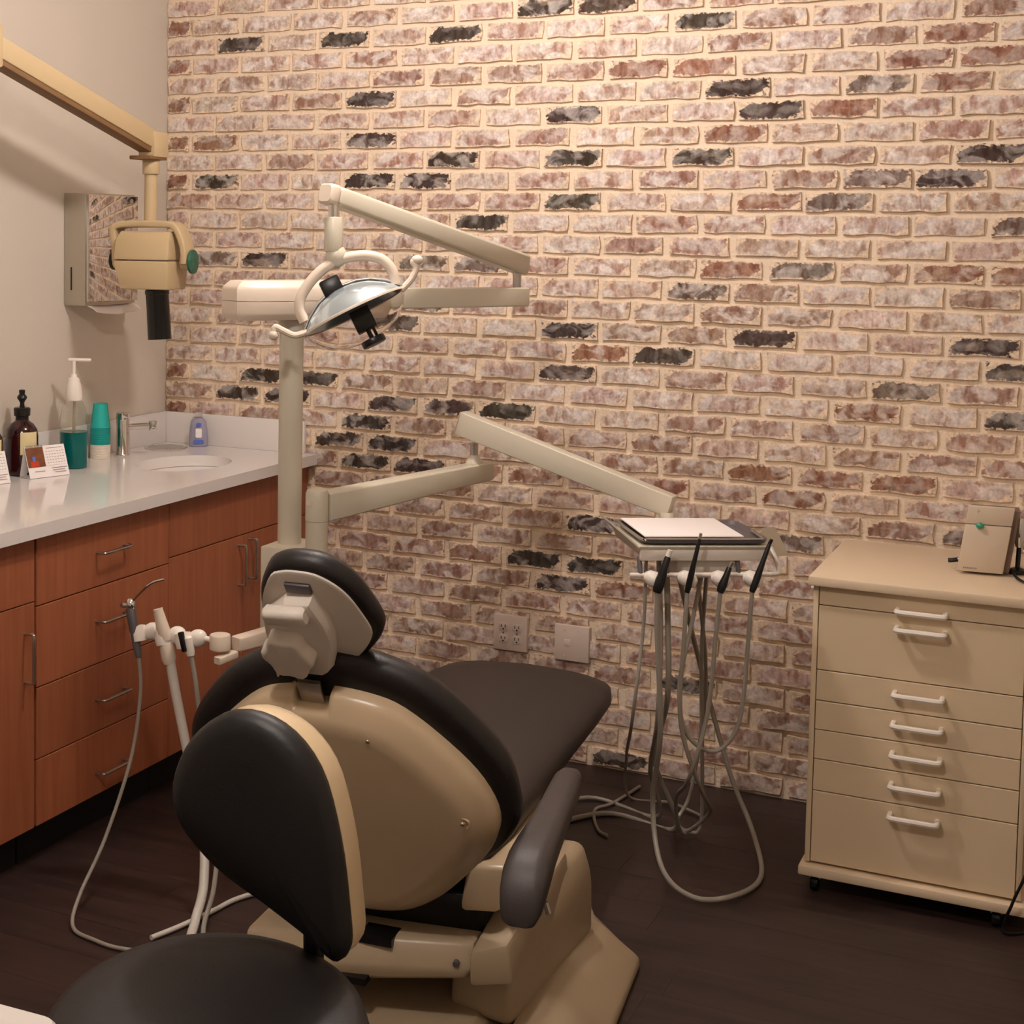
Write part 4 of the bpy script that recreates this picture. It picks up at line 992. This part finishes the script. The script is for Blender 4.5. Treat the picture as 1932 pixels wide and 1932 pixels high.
for a, b_, h_ in ((0.091, 0.508, 0.0345), (0.256, 0.333, 0.0355), (-0.222, 0.302, 0.038)):
    p = BO + CS * a + BV * b_ - BN * h_
    sc_ = obj('shell_screw', lathe([(0.0, 0.0025), (0.004, 0.002), (0.0055, -0.001), (0.010, -0.0015), (0.013, 0.001), (0.0135, -0.004)], p, axis=-BN, n=18), M['cream'], shell)
    obj('screw_head', ellipsoid(p - BN * 0.003, (0.0042, 0.0042, 0.0026), (CS, BV, BN), n=12), M['steel'], t)
obj('sticker', box(BO + CS * -0.045 + BV * 0.42 - BN * 0.0385, (0.035, 0.022, 0.0008), ax=(CS, BV, BN)), M['grey_plate'], shell, smooth=0)
hc = [(0.0, -0.01), (0.10, 0.02), (0.19, 0.09), (0.27, 0.166), (0.335, 0.26), (0.345, 0.340), (0.325, 0.430), (0.262, 0.520), (0.19, 0.590), (0.10, 0.630), (0.0, 0.645)]
ct = hc + [(-a, b_) for a, b_ in hc[::-1][1:-1]]
obj('backrest_cushion', pillow(ct, BO, CS, BV, BN, [(0.045, 0.026), (0.014, 0.032), (0.002, 0.046), (0.0, 0.064), (0.008, 0.084), (0.03, 0.098)], sub=4, dome=0.006), M['vinyl'], t, 'black vinyl backrest cushion', smooth=70)
# head rest
hr = math.radians(40)
NV = (UP * math.cos(hr) - CA * math.sin(hr)).normalized(); NN = (CA * math.cos(hr) + UP * math.sin(hr)).normalized()
NO = cp(0.0, 0.02, 0.86); nax = (CS, NV, NN)
def npnt(a, b_, c=0.0): return NO + CS * a + NV * b_ + NN * c
ho = [(-0.091, 0.195), (-0.060, 0.255), (-0.033, 0.272), (-0.004, 0.276), (0.032, 0.271), (0.063, 0.248), (0.083, 0.217), (0.096, 0.176), (0.106, 0.13), (0.101, 0.098), (0.075, 0.053), (0.042, 0.015), (0.010, 0.003), (-0.045, 0.0), (-0.100, 0.004), (-0.117, 0.018), (-0.119, 0.060), (-0.108, 0.13)]
obj('headrest_plate', pillow(ho, NO, CS, NV, NN, [(0.004, -0.002), (0.0, 0.0), (0.0, 0.006)], sub=3), M['grey_plate'], t, 'grey back plate of the headrest', smooth=50)
hcush = [(a * 1.03 + 0.004, (b_ - 0.135) * 1.03 + 0.137) for a, b_ in ho]
obj('headrest_cushion', pillow(hcush, NO, CS, NV, NN, [(0.006, 0.004), (-0.004, 0.010), (-0.010, 0.022), (-0.010, 0.036), (0.0, 0.050), (0.022, 0.058)], sub=3, dome=0.004), M['vinyl'], t, 'black headrest cushion', smooth=70)
bo = [(-0.036, 0.218), (0.018, 0.222), (0.034, 0.160), (0.036, 0.110), (0.018, 0.030), (-0.008, -0.010), (-0.030, -0.022), (-0.086, -0.018), (-0.098, 0.010), (-0.088, 0.10), (-0.078, 0.178)]
hb = obj('headrest_bracket', pillow(bo, NO, CS, NV, -NN, [(0.0, 0.002), (0.0, 0.022), (0.004, 0.030), (0.010, 0.033)], smooth=False), M['grey_plate'], t)
obj('release_bar', beam(npnt(-0.073, 0.194, -0.040), npnt(0.010, 0.200, -0.040), 0.036, 0.030, 0.036, 0.030, up=-NN, bev=0.010), M['grey_plate'], hb)
obj('latch_plate', box(npnt(-0.008, 0.236, -0.004), (0.050, 0.024, 0.010), ax=nax, bev=0.002), M['grey_dark'], hb)
kn = []
for k in range(48):
    a = 2 * math.pi * k / 48; r = 0.052 + 0.0045 * math.cos(6 * a + 0.6); kn.append((-0.052 + r * 0.92 * math.cos(a), 0.085 + r * 1.12 * math.sin(a)))
obj('knob', pillow(kn, NO, CS, NV, -NN, [(0.004, 0.030), (0.0, 0.034), (0.0, 0.056), (0.004, 0.062), (0.009, 0.064)], smooth=False), M['grey_plate'], hb, 'lobed tightening knob')
bm = B(); rings = []
for p, w_ in ((npnt(-0.078, 0.04, -0.012), 0.056), (npnt(-0.078, -0.022, -0.014), 0.056), (npnt(-0.076, -0.036, -0.020), 0.056), (npnt(-0.074, -0.060, -0.018), 0.056), (BO + CS * -0.030 + BV * 0.60 + BN * 0.004, 0.05), (BO + CS * -0.026 + BV * 0.53 + BN * 0.010, 0.046), (BO + CS * -0.026 + BV * 0.40 + BN * 0.012, 0.046)):
    rings.append([p + CS * a + BN * b_ for a, b_ in rrect(w_, 0.010, 0.003, 2)])
add_loft(bm, rings); obj('glide_bar', bm, M['steel'], t, 'steel headrest glide bar', smooth=40)
obj('bar_latch', tube([npnt(-0.100, 0.02, -0.030), npnt(-0.104, -0.035, -0.034), npnt(-0.094, -0.050, -0.034), npnt(-0.046, -0.050, -0.034)], 0.0055, 10, 5), M['chrome'], t)
# right armrest
bm = B(); rings = []
for s_, t_, z_, w_, h_ in ((0.362, 0.505, 0.528, 0.024, 0.03), (0.362, 0.490, 0.530, 0.046, 0.05), (0.364, 0.45, 0.531, 0.058, 0.060), (0.382, 0.20, 0.530, 0.068, 0.064), (0.386, 0.10, 0.527, 0.078, 0.070), (0.388, 0.04, 0.517, 0.084, 0.080), (0.389, 0.0, 0.503, 0.085, 0.082), (0.390, -0.028, 0.485, 0.080, 0.072), (0.390, -0.044, 0.466, 0.066, 0.050), (0.390, -0.050, 0.454, 0.040, 0.024)):
    rings.append([cp(s_, t_, z_) + CS * a + UP * b_ for a, b_ in rrect(w_, h_, min(w_, h_) * 0.32, 4)])
add_loft(bm, rings); ar = obj('armrest', bm, M['rubber_arm'], t, 'dark grey padded armrest', smooth=60)
obj('armrest_support', beam(cp(0.37, 0.14, 0.51), cp(0.29, 0.30, 0.37), 0.05, 0.03, 0.05, 0.03, bev=0.006), M['black'], t)
obj('arm_pin', cyl(cp(0.400, 0.12, 0.420), cp(0.407, 0.12, 0.400), 0.006, n=10), M['steel'], t)

# thin foot-control tubing on the floor
bm = tube([(1.83, -0.125, 0.006), (1.80, -0.30, 0.006), (1.77, -0.37, 0.006), (1.79, -0.45, 0.006), (1.83, -0.53, 0.006), (1.86, -0.55, 0.006)], 0.0048, 8, 8)
solo('thin_cable', bm, M['hose'], 'thin cord looping on the floor beyond the armrest', 'cord')
bm = tube([hp(-0.135, 0.10, 0.88), hp(-0.135, 0.09, 0.70), hp(-0.15, 0.06, 0.45), (1.86, -0.38, 0.18), (1.83, -0.24, 0.012), (1.95, -0.22, 0.008), (2.06, -0.28, 0.008)], 0.0045, 8, 8)
solo('drain_tube', bm, M['hose'], 'thin tube dropping from the left end of the tray head', 'tube')

# ------------------------------------------------------------------ operator stool (front)
SX, SY, SZ = 2.075, -3.000, 0.66
t = thing('operator_stool', 'black operator stool with contoured back in the foreground', 'stool', (SX, SY, 0))
obj('seat', lathe([(0.0, -0.075), (0.15, -0.075), (0.195, -0.068), (0.215, -0.050), (0.222, -0.030), (0.216, -0.010), (0.200, -0.001), (0.15, 0.003), (0.0, 0.004)], (SX, SY, SZ), n=48, sx=0.97, sy=1.22, xdir=(0.891, 0.454, 0)), M['stool_vinyl'], t, smooth=60)
obj('gas_column', cyl((SX, SY, 0.10), (SX, SY, SZ - 0.075), 0.025, n=20), M['black'], t)
for k in range(5):
    a = 2 * math.pi * k / 5 + 0.3; e = V((SX + 0.27 * math.cos(a), SY + 0.27 * math.sin(a), 0.075))
    lg = obj('leg', beam((SX, SY, 0.115), e, 0.045, 0.04, 0.03, 0.025, bev=0.006), M['black'], t)
    obj('caster', cyl((e.x - 0.012 * math.sin(a), e.y + 0.012 * math.cos(a), 0.028), (e.x + 0.012 * math.sin(a), e.y - 0.012 * math.cos(a), 0.028), 0.028, n=18, bev=0.004), M['black_gloss'], lg)
# back: own frame, faces the seat
KN = V((-0.20, -0.98, 0)).normalized()       # towards the sitter
yb = math.radians(-30)
KN = (-CF * math.cos(yb) + CR * math.sin(yb)); KN.z = 0; KN.normalize()
KX = V((-KN.y, KN.x, 0)).normalized(); KX = KX if KX.dot(CR) > 0 else -KX
KC = V((2.030, -2.778, 0.826))
KU = V((0, 0, 1))
ko = [(-0.118, 0.115), (-0.050, 0.165), (0.030, 0.158), (0.092, 0.105), (0.126, 0.010), (0.141, -0.085), (0.145, -0.140), (0.126, -0.160), (0.082, -0.136), (0.010, -0.105), (-0.070, -0.072), (-0.135, -0.020), (-0.152, 0.040)]
obj('back_cushion', pillow(ko, KC, KX, KU, KN, [(0.012, -0.012), (0.003, -0.010), (0.0, 0.0), (0.001, 0.014), (0.010, 0.026), (0.03, 0.032)], sub=4, dome=0.006), M['stool_vinyl'], t, smooth=70)
obj('back_shell', pillow([(a * 0.985, b_ * 0.985) for a, b_ in ko], KC, KX, KU, -KN, [(0.0, 0.010), (0.0, 0.032), (0.005, 0.054), (0.014, 0.070), (0.024, 0.077)], sub=4, dome=0.004), M['stool_shell'], t, 'cream shell behind the stool back', smooth=60)
bb = KC + KX * 0.072 - KU * 0.10 - KN * 0.02
obj('back_bar', tube([bb, bb - KU * 0.10, (bb.x - 0.01, bb.y - 0.03, SZ - 0.085), (SX + 0.01, SY + 0.06, SZ - 0.088)], 0.015, 12, 6), M['black'], t)

# white cart corner, foreground left
t = thing('side_cart', 'white topped side cart cut off by the lower left corner', 'cart', (1.97, -3.62, 0))
ux = V((0.999, 0.03, 0)); corner = V((2.200, -3.470, 0.9)); uy = V((-0.03, 0.999, 0))
ux = V((0.96, 0.04, 0)).normalized(); uy = V((-ux.y, ux.x, 0))
cc = corner - ux * 0.21 - uy * 0.16
obj('top', pillow(rrect(0.42, 0.34, 0.022, 5), cc + V((0, 0, -0.030)), ux, uy, UP, [(0.004, 0.0), (0.0, 0.004), (0.0, 0.026), (0.004, 0.030)], smooth=False), M['cart_top'], t)
obj('body', box(cc + V((0, 0, 0.06 + 0.405 - 0.9)), (0.38, 0.30, 0.80), ax=(ux, uy, UP), bev=0.006), M['white_plastic'], t)
for i, j in ((-1, -1), (1, -1), (1, 1), (-1, 1)):
    p = cc + ux * 0.16 * i + uy * 0.12 * j; p.z = 0
    obj('caster', cyl(p + ux * -0.012 + UP * 0.032, p + ux * 0.012 + UP * 0.032, 0.032, n=18, bev=0.003), M['black_gloss'], t)

# ------------------------------------------------------------------ beige drawer cabinet on casters
FY = -0.640; BX0, BX1 = 2.428, 2.915
t = thing('drawer_cabinet', 'beige rolling cabinet with seven drawers by the brick wall', 'drawer cabinet', (2.67, -0.40, 0))
obj('body', mm(BX0 - 0.012, BX1 + 0.012, FY + 0.018, -0.14, 0.072, 0.802, bev=0.003), M['beige_cab'], t)
for x0, x1 in ((BX0 - 0.014, BX0 - 0.001), (BX1 + 0.001, BX1 + 0.014)):
    obj('edge_strip', mm(x0, x1, FY, FY + 0.02, 0.078, 0.800, bev=0.002), M['beige_cab'], t)
obj('top', mm(2.404, 2.945, -0.665, -0.105, 0.803, 0.828, bev=0.004), M['beige_top'], t)
obj('base_board', mm(2.402, 2.945, -0.662, -0.12, 0.047, 0.072, bev=0.004), M['beige_top'], t)
obj('side_knob', ellipsoid((2.408, -0.60, 0.787), (0.008, 0.008, 0.008)), M['white_plastic'], t)
zz = [0.800, 0.751, 0.583, 0.503, 0.427, 0.350, 0.267, 0.079]
hz = [0.744, 0.708, 0.552, 0.476, 0.400, 0.320, 0.237]
hz = [0.763, 0.717, 0.5515, 0.474, 0.397, 0.318, 0.240]
for k in range(7):
    dr = obj('drawer', mm(BX0 + 0.001, BX1 - 0.001, FY + 0.001, FY + 0.017, zz[k + 1] + 0.0012, zz[k] - 0.0012, bev=0.0012, seg=1), M['beige_cab'], t)
    bm = B(); bar_pull(bm, (2.676, FY + 0.001, hz[k]), 0.112, (1, 0, 0), (0, -1, -0.05), r=0.0072, stand=0.032)
    obj('handle', bm, M['white_plastic'], dr, 'cream bow handle')
for x, y in ((2.440, -0.625), (2.875, -0.625), (2.440, -0.17), (2.875, -0.17)):
    cs = obj('caster', cyl((x - 0.010, y, 0.022), (x + 0.010, y, 0.022), 0.022, n=20, bev=0.003), M['black_gloss'], t)
    obj('fork', mm(x - 0.014, x + 0.014, y - 0.004, y + 0.016, 0.030, 0.047, bev=0.002), M['steel'], cs)

# device on the cabinet
dw = V((0.985, 0.03, -0.135)).normalized(); dn = V((0.10, -0.985, 0.10)); dn = (dn - dw * dn.dot(dw)).normalized(); dv = dn.cross(dw).normalized()
dv = dv if dv.z > 0 else -dv
dc = V((2.788, -0.42, 0.831))
dw = V((0.992, 0.10, 0.0)).normalized(); dn = V((0.10, -0.992, 0)); dv = V((0.13, 0.0, 0.99)).normalized()
t = thing('scaler_unit', 'small beige upright device with a green button on the drawer cabinet', 'device', dc)
def dp_(a, b_, c): return dc + dw * a + dv * b_ + dn * c
def dbox(a0, a1, b0_, b1_, c0, c1, bev=0.003):
    bm = B(); add_loft(bm, [[dp_(a, b_, c) for a, c in ((a0, c0), (a1, c0), (a1, c1), (a0, c1))] for b_ in (b0_, b1_)])
    if bev: bmesh.ops.bevel(bm, geom=bm.edges[:], offset=bev, segments=2, profile=0.5, affect='EDGES')
    return bm
obj('front_cover', dbox(-0.055, 0.055, 0.004, 0.128, 0.0, 0.010), M['device'], t)
obj('top_cover', dbox(-0.055, 0.055, 0.1295, 0.178, 0.0, 0.009), M['device'], t)
obj('housing', dbox(-0.045, 0.070, 0.003, 0.168, -0.080, -0.012), M['device_side'], t, 'brown housing behind the cover')
obj('button', ellipsoid(dp_(-0.020, 0.127, 0.012), (0.010, 0.008, 0.008)), M['green_knob'], t)
bm = B()
for k in range(8): add_box(bm, dp_(-0.040 + k * 0.0042, 0.014, 0.0103), (0.003, 0.0006, 0.004), ax=(dw, dn, dv))
obj('small_print', bm, M['print_grey'], t, smooth=0)
bm = B()
for a, b_ in ((-0.030, 0.167), (-0.030, 0.162), (-0.027, 0.164)): add_box(bm, dp_(a, b_, 0.0093), (0.003, 0.0006, 0.002), ax=(dw, dn, dv))
obj('small_mark', bm, M['print_grey'], t, smooth=0)
cb = tube([dp_(-0.05, 0.030, -0.02), dp_(-0.066, 0.026, -0.018), dp_(-0.078, 0.024, -0.02)], 0.006, 10, 4); obj('plug', cb, M['black'], t, 'black cable plug')
obj('plug_ring', cyl(dp_(-0.0515, 0.029, -0.02), dp_(-0.056, 0.028, -0.02), 0.0075, n=14), M['steel'], t)
# handpiece stand at the right edge
t = thing('chrome_handpiece', 'chrome and black handpiece standing behind the beige device at right edge', 'handpiece', (2.874, -0.36, 0.829))
obj('foot', lathe([(0.0, 0), (0.022, 0), (0.022, 0.01), (0.008, 0.016), (0.0, 0.016)], (2.874, -0.36, 0.829)), M['black'], t)
obj('stem', cyl((2.874, -0.36, 0.843), (2.876, -0.36, 0.90), 0.006, n=12), M['black'], t)
obj('barrel', lathe([(0.0, 0), (0.009, 0.0), (0.014, 0.02), (0.014, 0.06), (0.009, 0.075), (0, 0.078)], (2.876, -0.36, 0.898), n=20), M['chrome'], t)
bm = tube([(2.864, -0.39, 0.838), (2.880, -0.45, 0.834), (2.905, -0.50, 0.833), (2.925, -0.55, 0.833), (2.95, -0.60, 0.833), (2.962, -0.66, 0.80), (2.965, -0.70, 0.55), (2.955, -0.72, 0.25), (2.915, -0.70, 0.10), (2.895, -0.68, 0.03), (2.91, -0.67, 0.006), (3.05, -0.55, 0.006)], 0.0038, 8, 8)
solo('power_cord', bm, M['black'], 'dark power cord running off the beige cabinet at right edge', 'cord')

# ------------------------------------------------------------------ outlets on the brick wall
def plate(x0, x1, z0, z1, label, kind):
    t = thing('wall_outlet', label, 'outlet', ((x0 + x1) / 2, 0, (z0 + z1) / 2), 'outlet plates on the brick wall')
    obj('cover_plate', mm(x0, x1, -0.013, 0.010, z0, z1, bev=0.003), M['outlet'], t)
    if kind == 'quad':
        for i in (-1, 1):
            for j in (-1, 1):
                px, pz = (x0 + x1) / 2 + 0.0235 * i, (z0 + z1) / 2 + 0.0195 * j
                r = obj('receptacle', pillow(rrect(0.034, 0.028, 0.010, 4), (px, -0.012, pz), (1, 0, 0), (0, 0, 1), (0, -1, 0), [(0, 0), (0, 0.0025), (0.001, 0.003)], smooth=False), M['outlet'], t)
                bm = B()
                for dx in (-0.0065, 0.0065): add_box(bm, (px + dx, -0.0152, pz + 0.003), (0.0024, 0.001, 0.009))
                add_cyl(bm, (px, -0.0148, pz - 0.007), (px, -0.0157, pz - 0.007), 0.0027, n=10)
                obj('slot', bm, M['black'], r, smooth=0)
        for i in (-1, 1): obj('screw', cyl(((x0 + x1) / 2 + 0.0235 * i, -0.0125, (z0 + z1) / 2), ((x0 + x1) / 2 + 0.0235 * i, -0.0145, (z0 + z1) / 2), 0.003, n=10), M['steel'], t)
    else:
        obj('insert', mm((x0 + x1) / 2 - 0.024, (x0 + x1) / 2 - 0.004, -0.0142, -0.012, (z0 + z1) / 2 - 0.010, (z0 + z1) / 2 + 0.012, bev=0.001), M['outlet'], t)
        for dx, dz in ((-0.0235, 0.042), (0.0235, 0.042), (-0.0235, -0.042), (0.0235, -0.042)):
            obj('screw', cyl(((x0 + x1) / 2 + dx, -0.0125, (z0 + z1) / 2 + dz), ((x0 + x1) / 2 + dx, -0.0142, (z0 + z1) / 2 + dz), 0.003, n=10), M['outlet'], t)
plate(1.297, 1.413, 0.337, 0.452, 'wall plate with four sockets, left of two on the brick', 'quad')
plate(1.506, 1.621, 0.331, 0.446, 'blank wall plate right of the four-socket plate', 'blank')
